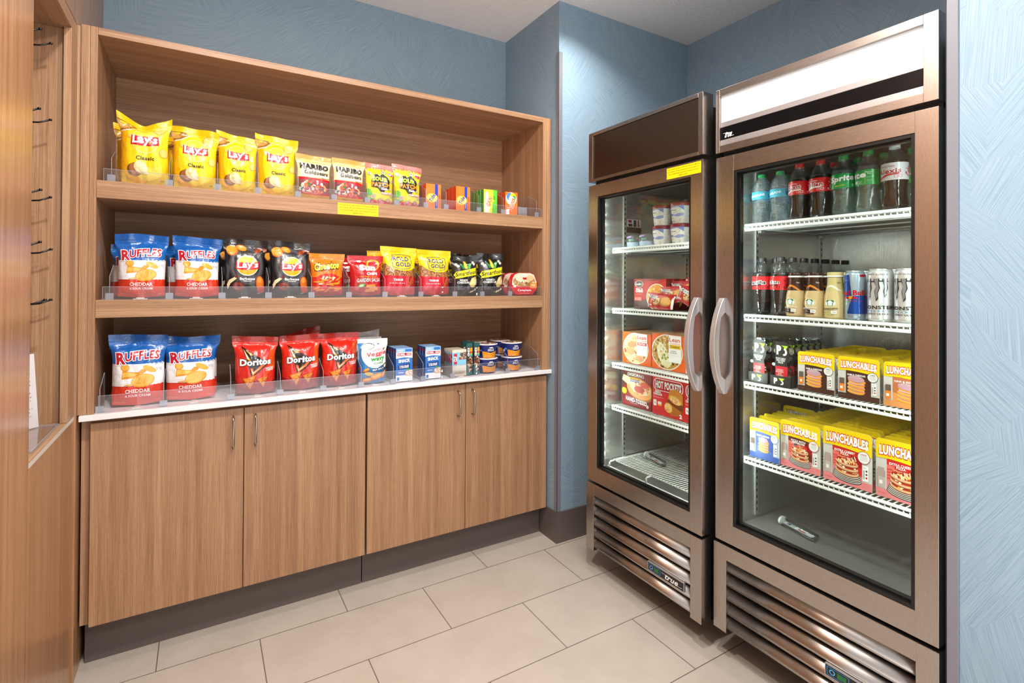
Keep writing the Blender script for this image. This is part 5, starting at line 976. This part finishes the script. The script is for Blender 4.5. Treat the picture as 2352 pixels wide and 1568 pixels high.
t1 = p3box('black display tray of protein packs nearest the far wall', (2.135, -1.127, Z3)); dup(t1, (2.135, -1.215, Z3), FR, 'black display tray of protein packs beside the ham and cheese packs')
p0 = protein('protein pack at the front of the display tray by the far wall', (2.139, -1.127, Z3+.0015))
ord_ = ['second', 'third', 'fourth', 'fifth', 'sixth', 'seventh', 'eighth', 'ninth', 'tenth']
for i in range(1, 3): dup(p0, (2.139+.045*i, -1.127, Z3+.0015), FR, ord_[i-1]+' protein pack in the display tray by the far wall')
for i in range(6): dup(p0, (2.139+.042*i, -1.215, Z3+.0015), FR, (['front']+ord_)[i]+' protein pack in the display tray beside the ham and cheese packs')
# ---------------------------------------------------------------- lunch kits
tray = base_mat('frosted_lunch_tray', 'D3D6DA', .3); traymat = tray
def meat_stack(cx, cy, s):
    a = []
    for k in range(3):
        y = cy-.11*s+k*.085*s
        a += [El('D8902A', cx-.02*s, y-.02*s, .22*s, .055*s, -4, 20), El('F2B858', cx-.02*s, y-.006*s, .215*s, .05*s, -4, 20), El('F4862A', cx+.01*s, y+.018*s, .215*s, .042*s, -6, 20), El('C8788A', cx+.0, y+.034*s, .205*s, .045*s, -3, 20), El('F0D0D0', cx, y+.040*s, .20*s, .036*s, -3, 20)]
    a += [El('F08A2A', cx+.01*s, cy+.145*s, .225*s, .065*s, -4, 22), El('F8B83A', cx+.0, cy+.160*s, .215*s, .062*s, -4, 22), El('B87888', cx-.01*s, cy+.195*s, .215*s, .085*s, -5, 26), El('CFA2B2', cx-.01*s, cy+.202*s, .205*s, .078*s, -5, 26)]
    return a
def pizza_stack(cx, cy, s, pep):
    a = []
    for k in range(5): a += [El('2A2626', cx, cy-.17*s+.028*k*s, (.30-.012*k)*s, .085*s, -4, 26), El('E0DAD4', cx, cy-.162*s+.028*k*s, (.29-.012*k)*s, .078*s, -4, 26)]
    for k in range(3):
        y = cy-.05*s+k*.085*s
        a += [El('8A4A2A', cx, y-.02*s, .235*s, .07*s, -4, 22), El('E8B88A', cx, y-.008*s, .235*s, .066*s, -4, 22), El('B82A18', cx, y+.02*s, .215*s, .056*s, -4, 22)]+blobs(['F8E8C8', 'F4B83A', 'FFF4E0'], cx, y+.012*s, .2*s, .035*s, 16, .02*s, int(k+3))
    rd = random.Random(9 if pep else 10); y = cy+.15*s
    if pep: a += [El('D83A2A', cx+.06*s, y+.05*s, .14*s, .07*s, -6, 20), El('E2503C', cx-.06*s, y+.02*s, .12*s, .05*s, 6, 18)]
    for k in range(16):
        x, yy, q = cx+(rd.random()-.5)*.36*s, y+(rd.random()-.3)*.09*s, rd.random()*180
        a.append(El(['F8D8A0', 'F09A2A', 'FFF2D8'][k % 3], x, yy, .065*s, .010*s, q, 6))
    return a
def lunch_art(bg, low, line, main, dark, txtw=.56):
    a = [Rc(bg, .20, .12, .80, .80)]
    if low: a += [Rc(low, 0, 0, 1, .14), Pl(low, [(.20, .12), (.20, .32), (.45, .30), (.80, .22), (.80, .12)])]
    if bg == 'DA2A26' or bg == '6E2A22':
        a += [Pl('EE7A70', [(.20, .30), (.20, .58), (.34, .56), (.34, .28)])]+[Rc('DA3A30', .215+.028*i, .33+.05*j, .233+.028*i, .36+.05*j) for i in range(4) for j in range(4)]
        a += [Pl('A81A1C', [(.58, .56), (.58, .48), (.66, .46), (.66, .42), (.80, .36), (.80, .54)])]
    a += main
    a += [Pl('FBD90E', [(0, .66), (.25, .675), (.5, .665), (.75, .64), (1, .60), (1, 1), (0, 1)]), Tx('FFFFFF', 'LUNCHABLES', .5, .80, .86, .17, .055, 0, -1, .02, 'DA1F26', .075)]
    ls = line.split('\n'); a += [Tx('FFFFFF', line, .46, .58, txtw, .042*len(ls)+.005, .035), Tx('F0E0D8', 'cracker stackers' if not low or bg == 'C8744A' else 'made with cheese', .46, .545-.02*len(ls), txtw*.7, .018, .01)] if True else []
    a += [El(dark, .84, .575, .125, .112, 0, 28), El('F8F6F4', .84, .575, .115, .103, 0, 28), Tx(dark, '100%', .84, .625, .12, .03, .02)]+[Rc('A8A4A4', .77, .59-.022*i, .91, .596-.022*i) for i in range(4)]
    a += [Rc('FFFFFF', .82, .17, .93, .44), El('4A4648', .895, .35, .02, .018), El('4A4648', .895, .29, .02, .018), El('C82A2A', .895, .23, .02, .018), Tx('8A8688', '250', .86, .40, .06, .025, 0), Rc('B8AEB0', .83, .20, .86, .36)]
    a += [Rc('9A928C', .03, .16, .17, .46), Rc('6A5A50', .05, .34, .17, .48) if dark != 'B82028' else Rc('B8A29A', .04, .18, .16, .5), Rc('F4862A' if not low or bg == 'C8744A' else 'C8B8B0', .05, .16, .17, .34), Rc('F6F6F6', .07, .22, .13, .28), Tx(dark if dark != '2A2A2E' else '9A928C', 'Serving suggestion', .12, .07, .16, .02, 0)]
    return a
def lunch(label, loc, W, H, fc, art, grp, lean=0):
    t = thing('lunch_kit', label, 'lunch kit', loc, FR, grp); r = .10
    def outline(k=1.0): 
        pts = [(0, 0), (1, 0)]
        for a in range(0, 91, 18): q = math.radians(a); pts.append((1-r*.8+r*.8*cos(q), 1-r*.75+r*.75*sin(q)))
        for a in range(90, 181, 18): q = math.radians(a); pts.append((r*.8+r*.8*cos(q), 1-r*.75+r*.75*sin(q)))
        return pts
    o = outline(); n = len(o); m = MB(); c = M('F2D20E', 'paper')
    vs = [((x-.5)*W, 0, y*H) for x, y in o]+[((x-.5)*W, .0008, y*H) for x, y in o]
    m.add(vs, [tuple(range(n))], M(fc, 'paper')); m.add(vs, [tuple(range(2*n-1, n-1, -1))]+[(i, (i+1) % n, n+(i+1) % n, n+i) for i in range(n)], c)
    def sf(x, y, of):
        lip = .0012*math.exp(-((y/H-.965)/.02)**2)*(0 if y > H else 1)
        return (x-W/2, -.0002-of-lip, y)
    rr = r*.8
    emit_print(m, [x for x in art if x], W, H, sf, 'paper', 26, 0, clip=(0.004, .996, 0, 1)); 
    # keep header corners rounded
    me = m
    for i, v in enumerate(me.v):
        X, Y, Z = v; u = X/W+.5; k = Z/H
        if k > 1-r*.75 and (u < rr or u > 1-rr):
            cx = rr if u < rr else 1-rr; dx = (u-cx)/rr; lim = (1-r*.75)+r*.75*max(0, 1-dx*dx)**.5
            if k > lim: me.v[i] = (X, Y, lim*H)
    m.build('film_cover', t, fix=False)
    m = MB(); i0 = [((x-.5)*W*.96, .0008, y*H*.86+.001) for x, y in o]; i1 = [((x-.5)*W*.88, .0270, y*H*.78+.004) for x, y in o]
    m.add(i0+i1, [tuple(range(2*n-1, n-1, -1))]+[(i, (i+1) % n, n+(i+1) % n, n+i) for i in range(n)], traymat); m.build('tray', t); return t
def column(first, n, x0, y, z, dx, what, jit=0, rd=random.Random(5)):
    for i in range(1, n):
        q = dup(first, (x0+dx*i, y+(rd.random()-.5)*jit, z), FR+(rd.random()-.5)*.03, (ord_+['eleventh', 'twelfth'])[i-1]+' kit from the glass in '+what); q.rotation_euler[0] = -.05-.03*rd.random()
XK = 2.150
ham = lunch_art('4A2A22', None, 'HAM & CHEDDAR', meat_stack(.46, .30, .95), '2A2A2E', .44)+[Rc('4A2A22', 0, 0, 1, .125)]
ham = [ham[-1]]+ham[:-1]
sw = lunch_art('C8744A', 'E89A5A', 'HAM & SWISS', meat_stack(.52, .29, .95), '2A2A2E', .44)
tu = lunch_art('3A5AB0', '4A68B8', 'TURKEY & CHEDDAR', meat_stack(.48, .32, .8), '3A5AB0', .44)
pe = lunch_art('6E2A22', 'F08C90', 'PIZZA WITH\nPEPPERONI', pizza_stack(.50, .30, .92, True), 'B82028', .36)
ec = lunch_art('DA2A26', 'F08C90', 'EXTRA CHEESY\nPIZZA', pizza_stack(.50, .30, 1.0, False), 'B82028', .42)
G = 'yellow-topped lunch kits'
k1 = lunch('ham and cheddar lunch kit beside the protein packs, nearest the glass', (XK, -1.333, Z3), .124, .136, 'D9D6D2', ham, G); column(k1, 11, XK, -1.333, Z3, .036, 'the file by the protein packs', .012)
k2 = lunch('ham and cheddar lunch kit between its twin and the swiss one, at the glass', (XK, -1.468, Z3), .124, .136, 'D9D6D2', ham, G); column(k2, 11, XK, -1.468, Z3, .037, 'the middle file on the third shelf', .02)
k3 = lunch('orange ham and swiss lunch kit at the front, partly cut off by the door frame', (XK, -1.602, Z3), .124, .136, 'D9D6D2', sw, G); column(k3, 7, XK, -1.602, Z3, .036, 'the ham and swiss file', .012)
q1 = lunch('blue turkey lunch kit at the front of the fourth shelf, by the far wall', (XK-.010, -1.150, Z4), .118, .150, 'C9D0DA', tu, G); column(q1, 5, XK-.010, -1.149, Z4, .042, 'the turkey and cheddar file', .01)
q2 = lunch('pepperoni pizza lunch kit at the front of the fourth shelf', (XK, -1.279, Z4), .142, .166, 'D9D6D2', pe, G); column(q2, 12, XK, -1.281, Z4, .0385, 'the pepperoni pizza file', .008)
q3 = lunch('extra cheesy pizza lunch kit beside the pepperoni one, nearest the glass', (XK, -1.434, Z4), .150, .180, 'D9D6D2', ec, G); column(q3, 12, XK, -1.435, Z4, .0385, 'the extra cheesy file by the pepperoni', .008)
q4 = lunch('extra cheesy pizza lunch kit cut off by the door frame, nearest the glass', (XK, -1.594, Z4), .150, .180, 'D9D6D2', ec, G); column(q4, 8, XK, -1.594, Z4, .038, 'the extra cheesy file at the door frame', .01)
q2b = dup(q2, (XK+.03, -1.160, Z4), FR, 'x'); bpy.data.objects.remove(q2b) if False else None
q2b['label'] = 'pepperoni pizza lunch kit slipped in behind the blue turkey kit'; q2b.location = (2.372, -1.147, Z4); q2b.scale[0] = .9
# ---------------------------------------------------------------- thermometers
def thermo(label, p0, p1):
    p0, p1 = Vector(p0), Vector(p1); d = p1-p0; L_ = d.length; t = thing('fridge_thermometer', label, 'thermometer', p0, math.atan2(d.y, d.x), 'fridge thermometers')
    m = MB(); m.tube([(0, 0, .012), (L_, 0, .012)], .0115, clear('thermometer_tube', 'F4FAFC', .9, .03, 1.5, extra=.12), 18); m.build('clear_tube', t)
    m = MB(); m.box(.012, L_-.012, -.007, .007, .010, .0112, M('F2F4F4')); emit_print(m, [Rc('2A5AA8', .12, .2, .24, .8), Rc('E86A6A', .52, .15, .78, .6), Rc('B8C0C4', .3, .3, .48, .36)]+[Rc('4A4E52', .3+.05*i, .7, .305+.05*i, .85) for i in range(10)], L_-.024, .014, lambda x, y, o: (.012+x, y-.007, .0114+o), 'paper'); m.build('scale_card', t, fix=False)
    m = MB(); m.lathe([(.0125, -.001), (.0125, .008)], M('DDE3E6', 'plastic'), 18); m.v = [(z, x, y+.0125) for x, y, z in m.v]; m.build('end_cap', t); t.scale = (1, 1.5, 1.3); return t
thermo('clear tube thermometer lying on the floor of the drinks fridge', (2.235, -1.160, .4702), (2.205, -1.305, .4702))
thermo('clear tube thermometer lying on the bottom wire shelf of the freezer', (2.235, -.462, .5185), (2.205, -.600, .5185))
# ================================================================ freezer contents
Y1, Y2, Y3, Y4 = 1.5555, 1.2605, .9935, .7865
PINT = [(.036, 0), (.0375, .002), (.0455, .082), (.046, .084)]
def pint_art(): return [Rc('F6F3EE', 0, 0, 1, 1), Pl('7A8AD0', [(0, .98), (1, .98), (1, .60), (.80, .72), (.60, .94), (.3, .90), (0, .94)]), Pl('9AA6DC', [(0, .46), (.14, .54), (.30, .50), (.45, .46), (.62, .56), (.78, .56), (1, .44), (1, .34), (.80, .42), (.60, .36), (.45, .42), (.2, .44), (0, .38)]), Pl('3A5AC0', [(.12, .52), (.3, .55), (.45, .52), (.38, .46), (.2, .46)]), El('8A6A3A', .32, .74, .36, .15, 3, 30), El('FBF8F4', .32, .74, .35, .142, 3, 30), Tx('4A1420', 'Haagen-Dazs', .26, .74, .58, .12, .02), Pl('F6F2DC', [(.22, .28), (.30, .46), (.38, .28), (.48, .38), (.40, .22), (.30, .14)]), El('E85A2A', .28, .32, .03, .035), El('F2C84A', .36, .28, .06, .03, 30), Tx('4A78B8', 'vanilla', .40, .12, .16, .06, .01), Rc('E9D8B8', .66, .08, .70, .26), Rc('FDFCFA', .80, .04, .97, .95)]+[Rc('6A6664', .81, .88-.07*i, .96, .895-.07*i) for i in range(12)]
def pint(label, loc, rz, lid):
    t = thing('ice_cream_pint', label, 'ice cream tub', loc, rz, 'ice cream pints'); m = MB(); m.lathe(PINT, M('F4F1EC', 'paper'), 32); wrap(m, PINT, .003, .081, pint_art(), 'paper', 180, n=16); m.build('paper_tub', t, fix=False)
    m = MB(); m.lathe([(.0475, .080), (.0490, .081), (.0490, .094), (.0475, .096), (.0445, .0955), (.044, .0940), (.001, .0940)], M(lid, 'plastic'), 36, close=False); m.build('lid', t); return t
ip = pint('lower ice cream pint beside the small plastic cups', (2.190, -.602, Y1), FR-.1, '8A2434')
for (x, y, k, lab, r2) in ((2.190, -.602, 1, 'upper ice cream pint stacked beside the small plastic cups', -.1), (2.190, -.712, 0, 'lower ice cream pint with the dark lid, nearer the door handle', .05), (2.190, -.712, 1, 'upper ice cream pint nearer the door handle', .05), (2.290, -.640, 0, 'lower ice cream pint of the stack behind', 0), (2.290, -.640, 1, 'upper ice cream pint of the stack behind', 0)):
    dup(ip, (x, y, Y1+.0955*k), FR+r2, lab)
def domed(label, loc):
    t = thing('dessert_cup', label, 'dessert cup', loc, FR, 'clear domed dessert cups'); m = MB(); m.lathe([(.030, 0), (.034, .004), (.036, .028), (.0365, .030)], base_mat('blue_white_cup', 'C4D6EE', .3), 26); m.build('cup', t)
    m = MB(); m.lathe([(.0375, .0300), (.0375, .033), (.0355, .036), (.0345, .056), (.031, .064), (.022, .068), (.001, .069)], clear('clear_dome_lid', 'FAFCFC', .98, .03, 1.45, extra=.03, diff=.12) if 'dome' not in MATS else MATS['dome'], 26, close=False); m.build('dome_lid', t)
    m = MB(); pr = [(.0362, .034), (.0355, .060)]; wrap(m, pr, .034, .060, [Pl('B8A0D8', [(.3, .55), (.62, .75), (.66, 1), (.3, .95)]), Rc('E86A6A', .18, .02, .36, .4), Rc('7AA89A', .5, .1, .74, .42)], 'paper', 180, off=.0008); m.build('sticker', t, fix=False); return t
dc = domed('clear domed dessert cup nearest the freezer wall', (2.180, -.425, Y1)); dup(dc, (2.180, -.512, Y1), FR, 'clear domed dessert cup beside the ice cream pints')
def fbox(name, lab, W, H, D, side, art, y, z, x=2.128, grp=None, rz=0, **k): return carton(name, lab, 'frozen meal', W, H, D, side, art, (x, y, z+.001), FR+rz, grp, **k)
def pasta(cx, cy, rx, ry, cols, seed, n=60, sz=.028):
    return [El('F8F4EE', cx, cy, rx*1.06, ry*1.06, 0, 32), El(cols[0], cx, cy, rx, ry, 0, 32)]+blobs(cols, cx, cy, rx*.95, ry*.95, n, sz, seed, 1.2)
st = [Rc('4A2420', 0, 0, 1, 1), Pl('B82A20', [(0, .35), (0, .85), (1, 1), (1, .55), (.4, .3)]), Pl('D83A2A', [(.35, .6), (1, .95), (1, .6)]), Pl('8A221C', [(0, .8), (0, 1), (.7, 1)])]+pasta(.72, .40, .30, .42, ['E8A040', 'F8C860', 'F2B450', 'FFDC88', 'D88A2A'], 4, 90, .03)+[El('F4E8D0', .17, .83, .135, .115, 0, 26), El('1E1A18', .17, .83, .125, .105, 0, 26), Tx('FFFFFF', "Stouffer's", .17, .83, .22, .09, .01, .2), Tx('FFFFFF', 'MAC &\nCHEESE', .18, .62, .24, .15, .04), Rc('DA3A34', .02, .26, .26, .40), Tx('FFE8E0', '14g PROTEIN\nPER SERVING', .14, .33, .2, .08, .01), Rc('C8A898', .07, .50, .3, .505), Rc('C8A898', .07, .47, .26, .475), Tx('D8C8C0', 'NET WT 12 OZ', .12, .04, .16, .03, 0)]
a1 = fbox('macaroni_meal_box', 'red and brown macaroni meal box at the front of the freezer second shelf', .205, .143, .036, '7A1A18', st, -.550, Y2, x=2.160, top='9A2A22', grp='macaroni meal boxes')
for i in range(1, 4): dup(a1, (2.160+.038*i, -.550-.012*i, Y2+.001), FR, 'red macaroni meal box %s behind the front one' % ['first', 'second', 'third'][i-1])
lc1 = [Rc('F06A20', 0, 0, 1, 1)]+pasta(.47, .50, .42, .47, ['F2E0A0', 'E8C870', 'F8F0D0', 'E89A60', 'D8542A', '5AA03A', 'F4D890'], 7, 120, .035)+[El('E89058', .36, .62, .16, .10, 10), El('F0A878', .3, .40, .15, .12, 0), El('EDA070', .62, .2, .13, .08), Rc('FFFFFF', .52, .30, .88, .99), Tx('E84A28', 'Lean', .69, .87, .30, .12, .02), Tx('E8603A', '+cuisine', .70, .77, .30, .06, .0), Rc('D8342A', .55, .62, .86, .71), Tx('FFFFFF', 'PROTEIN', .70, .665, .24, .055, .03), Tx('9A8A88', 'chicken pasta', .70, .54, .26, .04, 0), Tx('F8D8C8', 'NET WT 9 OZ', .3, .05, .24, .03, 0)]
lc2 = [Rc('F06A20', 0, 0, 1, 1)]+pasta(.45, .50, .44, .47, ['C89A4A', 'F0E0B0', '7A4A2A', 'E8C060', '3A2A20', 'F8ECC8', 'C85A3A', 'E8D070'], 8, 150, .025)+[Pl('F4F0C0', [(.15, .62), (.28, .78), (.44, .6), (.62, .2), (.5, .06), (.3, .14), (.2, .36)])]+blobs(['F8F4D0', 'F0B860', 'FFFDE8', '7AA050'], .36, .42, .16, .28, 40, .03, 12)+[Rc('FFFFFF', .52, .24, .88, .99), Tx('E84A28', 'Lean', .69, .87, .30, .12, .02), Tx('E8603A', '+cuisine', .70, .77, .30, .06, .0), Rc('F4CC2A', .54, .62, .87, .73), Tx('3A2A1A', 'Comfort', .70, .68, .26, .07, .02, .1), Tx('5A5250', 'CHICKEN\nENCHILADA', .66, .53, .20, .09, .01), Rc('C8C0BC', .56, .44, .82, .445), Rc('C8C0BC', .56, .40, .78, .405), Tx('F8D8C8', 'NET WT 9 OZ', .3, .05, .24, .03, 0)]
e1 = fbox('pasta_meal_box', 'orange pasta meal box nearest the freezer wall, chicken and noodles on its front', .190, .150, .036, 'D8561E', lc1, -.497, Y3, top='C89A6A', grp='orange meal boxes')
for i in range(1, 6): dup(e1, (2.128+.038*i, -.4975, Y3+.001), FR, 'orange meal box %s behind the chicken and noodle one' % ord_[i-1])
e2 = fbox('enchilada_meal_box', 'orange enchilada meal box with a yellow tag, beside the chicken and noodle box', .195, .160, .036, 'F2F0EE', lc2, -.696, Y3, top='C89A6A', rside='F4F2F0', grp='orange meal boxes')
for i in range(1, 6): dup(e2, (2.128+.038*i, -.696, Y3+.001), FR, 'orange meal box %s behind the enchilada one' % ord_[i-1])
e3 = dup(e2, (2.140, -.8855, Y3+.001), FR, 'orange meal box mostly hidden behind the freezer door frame'); e3.scale[0] = .94
dg_ = [Rc('8A1C20', 0, 0, 1, 1), Pl('5A1418', [(0, .5), (0, 1), (.4, 1), (.3, .7)]), El('B86A2A', .62, .50, .46, .30, -8, 30), El('F0A860', .60, .53, .44, .28, -8, 30), El('F8DCA8', .62, .58, .36, .20, -8, 26)]+blobs(['F8E8C8', 'F0B070', 'E87848', 'FFF4DC'], .6, .56, .34, .18, 50, .035, 3)+[El('C83A28', .60, .52, .17, .09, 0), El('D8503A', .78, .66, .15, .08, 0), El('D04A34', .40, .70, .12, .07), Pl('F8E0B0', [(.05, .86), (.35, .80), (.5, .64), (.2, .60), (.0, .7)]), Tx('F6ECDC', 'DIGIORNO', .48, .885, .56, .085, .02, 0, -1, .01, '4A1014', .05), Rc('F0B828', .26, .76, .66, .82), Tx('7A1A1A', 'PERSONAL SIZE', .46, .79, .34, .04, .01), Rc('3A3A8A', .30, .70, .60, .76), Tx('FFFFFF', 'PEPPERONI', .45, .73, .26, .035, .01), El('F0B828', .08, .40, .09, .09), Tx('FFFFFF', 'HAND-TOSSED', .50, .185, .72, .12, .04, 0, -3), El('F0D8D0', .88, .10, .04, .045), Tx('E8C8C0', 'crust pizza', .42, .10, .24, .03, 0)]
h1 = fbox('pizza_box', 'dark red personal pizza box on the fourth freezer shelf by the wall', .194, .172, .040, '6A1418', dg_, -.499, Y4, grp=None)
dup(h1, (2.170, -.499, Y4+.001), FR, 'dark red personal pizza box directly behind the front one'); dup(h1, (2.212, -.499, Y4+.001), FR, 'dark red personal pizza box third from the glass')
hp_ = [Rc('D8242A', 0, 0, 1, 1)]
def rrect(c, x0, y0, x1, y1, r):
    pts = []
    for (cx, cy, a0) in ((x1-r, y1-r, 0), (x0+r, y1-r, 90), (x0+r, y0+r, 180), (x1-r, y0+r, 270)):
        for k in range(6): q = math.radians(a0+18*k); pts.append((cx+r*cos(q), cy+r*sin(q)))
    return Pl(c, pts)
hp_ += [rrect('FFFFFF', .04, .62, .96, .93, .12), rrect('9A1418', .06, .635, .94, .915, .11), rrect('C01E24', .065, .64, .935, .91, .105), Tx('FFFFFF', 'HOT POCKETS', .50, .775, .80, .20, .05, 0, 0, 0, '3A0A0C', .03), Tx('FFFFFF', 'HAM &\nCHEDDAR', .18, .555, .28, .12, .04, 0, 0, 0, '3A1414', .03), Tx('F8D8D4', 'Nothing tastes like it', .2, .44, .32, .03, .01), rrect('F4F0EC', .04, .21, .14, .37, .03), Tx('C8202A', '9g', .09, .29, .06, .05, .02), Rc('F0E8E0', .18, .27, .30, .34), Rc('E8A02A', .18, .23, .30, .27)]
hp_ += [Pl('7A3A14', [(.50, .44), (.56, .70), (.78, .74), (.96, .62), (.98, .36), (.90, .10), (.70, .08), (.44, .30)]), Pl('D88A34', [(.50, .46), (.56, .70), (.78, .74), (.95, .62), (.95, .38), (.75, .42)]), El('E8A848', .72, .47, .20, .10, -18), El('F6D080', .72, .46, .17, .08, -18)]+blobs(['E88A70', 'F8C040', 'F0A8A0', 'FFE8A0'], .72, .46, .14, .055, 24, .025, 5)+[Pl('B86A24', [(.46, .30), (.60, .34), (.92, .22), (.90, .10), (.62, .06), (.50, .14)]), El('E8A848', .52, .24, .13, .125, -30), El('F8D888', .52, .24, .105, .10, -30)]+blobs(['E88A70', 'F8C040', 'F0A8A0', 'FFE8A0'], .52, .24, .08, .08, 20, .022, 6)+[Tx('FFFFFF', '2', .90, .10, .08, .10, .05), Tx('7A1418', 'NET WT 9 OZ', .2, .08, .24, .03, 0)]
j1 = fbox('stuffed_sandwich_box', 'bright red stuffed sandwich box with a big white oval title, beside the pizza box', .186, .176, .042, 'C8222A', hp_, -.700, Y4, x=2.122, rside='D02A30', sart=[Rc('F2F0EC', .05, .02, .95, .70), Rc('B8B4B0', .3, .08, .7, .62)], top='9A2A28', grp='bright red sandwich boxes')
j2 = dup(j1, (2.118, -.8875, Y4+.001), FR, 'bright red stuffed sandwich box cut off by the freezer door frame')
for i in range(1, 4): dup(j1, (2.122+.044*i, -.700, Y4+.001), FR, 'bright red stuffed sandwich box %s behind the front one' % ord_[i-1])
wr = [Rc('F4EEEA', 0, 0, .06, 1), Rc('F4EEEA', .94, 0, 1, 1), Pl('C81E24', [(.06, .05), (.94, .05), (.94, .3), (.5, .2), (.06, .35)]), El('C8843C', .72, .52, .22, .30, 0), El('E8B068', .74, .55, .18, .24), El('B86A34', .44, .48, .17, .26, 20), El('F2D8B0', .42, .48, .13, .20, 20)]+blobs(['7A3A20', 'F4E0C0', 'B85A34', 'E8A860'], .42, .48, .12, .17, 20, .03, 4)+[Tx('FFFFFF', 'HOT POCKETS', .26, .74, .34, .20, .05, 0, -6, 0, '2A1010', .05), Tx('FFFFFF', 'steak', .18, .26, .2, .12, .01)]
wd = [(2.116, -.655, .003, .25, .06, 'wrapped stuffed sandwich lying lowest at the front of the pile'), (2.137, -.715, .036, .3, -.04, 'wrapped stuffed sandwich leaning on the lowest one'), (2.175, -.745, .062, .3, -.05, 'wrapped stuffed sandwich near the top of the pile'), (2.215, -.800, .085, .25, -.12, 'wrapped stuffed sandwich topmost at the back of the pile'), (2.120, -.815, .026, .3, .3, 'wrapped stuffed sandwich slumped at the near end of the pile')]
for i, (x, y, dz, tx, ry_, lab) in enumerate(wd):
    if i == 0: wq = bag('wrapped_sandwich', lab, 'wrapped sandwich', .17, .075, .034, 'C8242A', wr, 'C8242A', (x, y, Y2+dz), FR, seed=101, lean=.0, wave=.003, group='wrapped stuffed sandwiches', NU=18, NV=12); q = wq
    else: q = dup(wq, (x, y, Y2+dz), FR, lab)
    q.rotation_euler = (-tx*.6, ry_, FR)
# labels on the freezer and fridge walls are parts of the appliances
for (rt, X, yy, sc_) in ((FA, 1.9463, -.378, 1), (FB, 1.9877, -1.074, 1)):
    L0 = rt.location; m = MB(); x0, x1, z0, z1 = X+.228, X+.375, 1.712, 1.832
    def lf(x, y, o, x0=x0, x1=x1, z0=z0, z1=z1): return (x0+(x1-x0)*x-L0[0], yy-.0006-o-L0[1], z0+(z1-z0)*y-L0[2])
    emit_print(m, [Rc('C9CFCC', 0, 0, 1, 1), Rc('2A2A2A', 0, 1.0, .62, 1.14), Tx('E8E8E8', 'INNOVATION', .38, 1.07, .40, .05, .01), Tx('1E1E1E', 'True', .36, .93, .22, .08, .02, .3), Tx('3A3A3A', '10779252', .82, .90, .3, .04, .0), Rc('5A5A5A', .66, .76, .98, .84)]+[Rc('6A6E6C', .08, .70-.07*i, .3+.09*((i*5) % 6), .715-.07*i) for i in range(9)]+[Rc('F0F0F0', .02, -.36, .66, -.03), Rc('8A2A2A', .06, -.18, .22, -.06), Rc('2A2A2A', .06, -.34, .26, -.22), Rc('4A4436', .30, -.34, .44, -.06), Rc('8A3A2A', .50, -.34, .56, -.06), Rc('A8A030', .56, -.30, .62, -.26), Rc('2E2C2A', 0, -.6, .66, -.37)], 1, 1, lf, 'paper'); o = m.build('information_label', rt, fix=False)
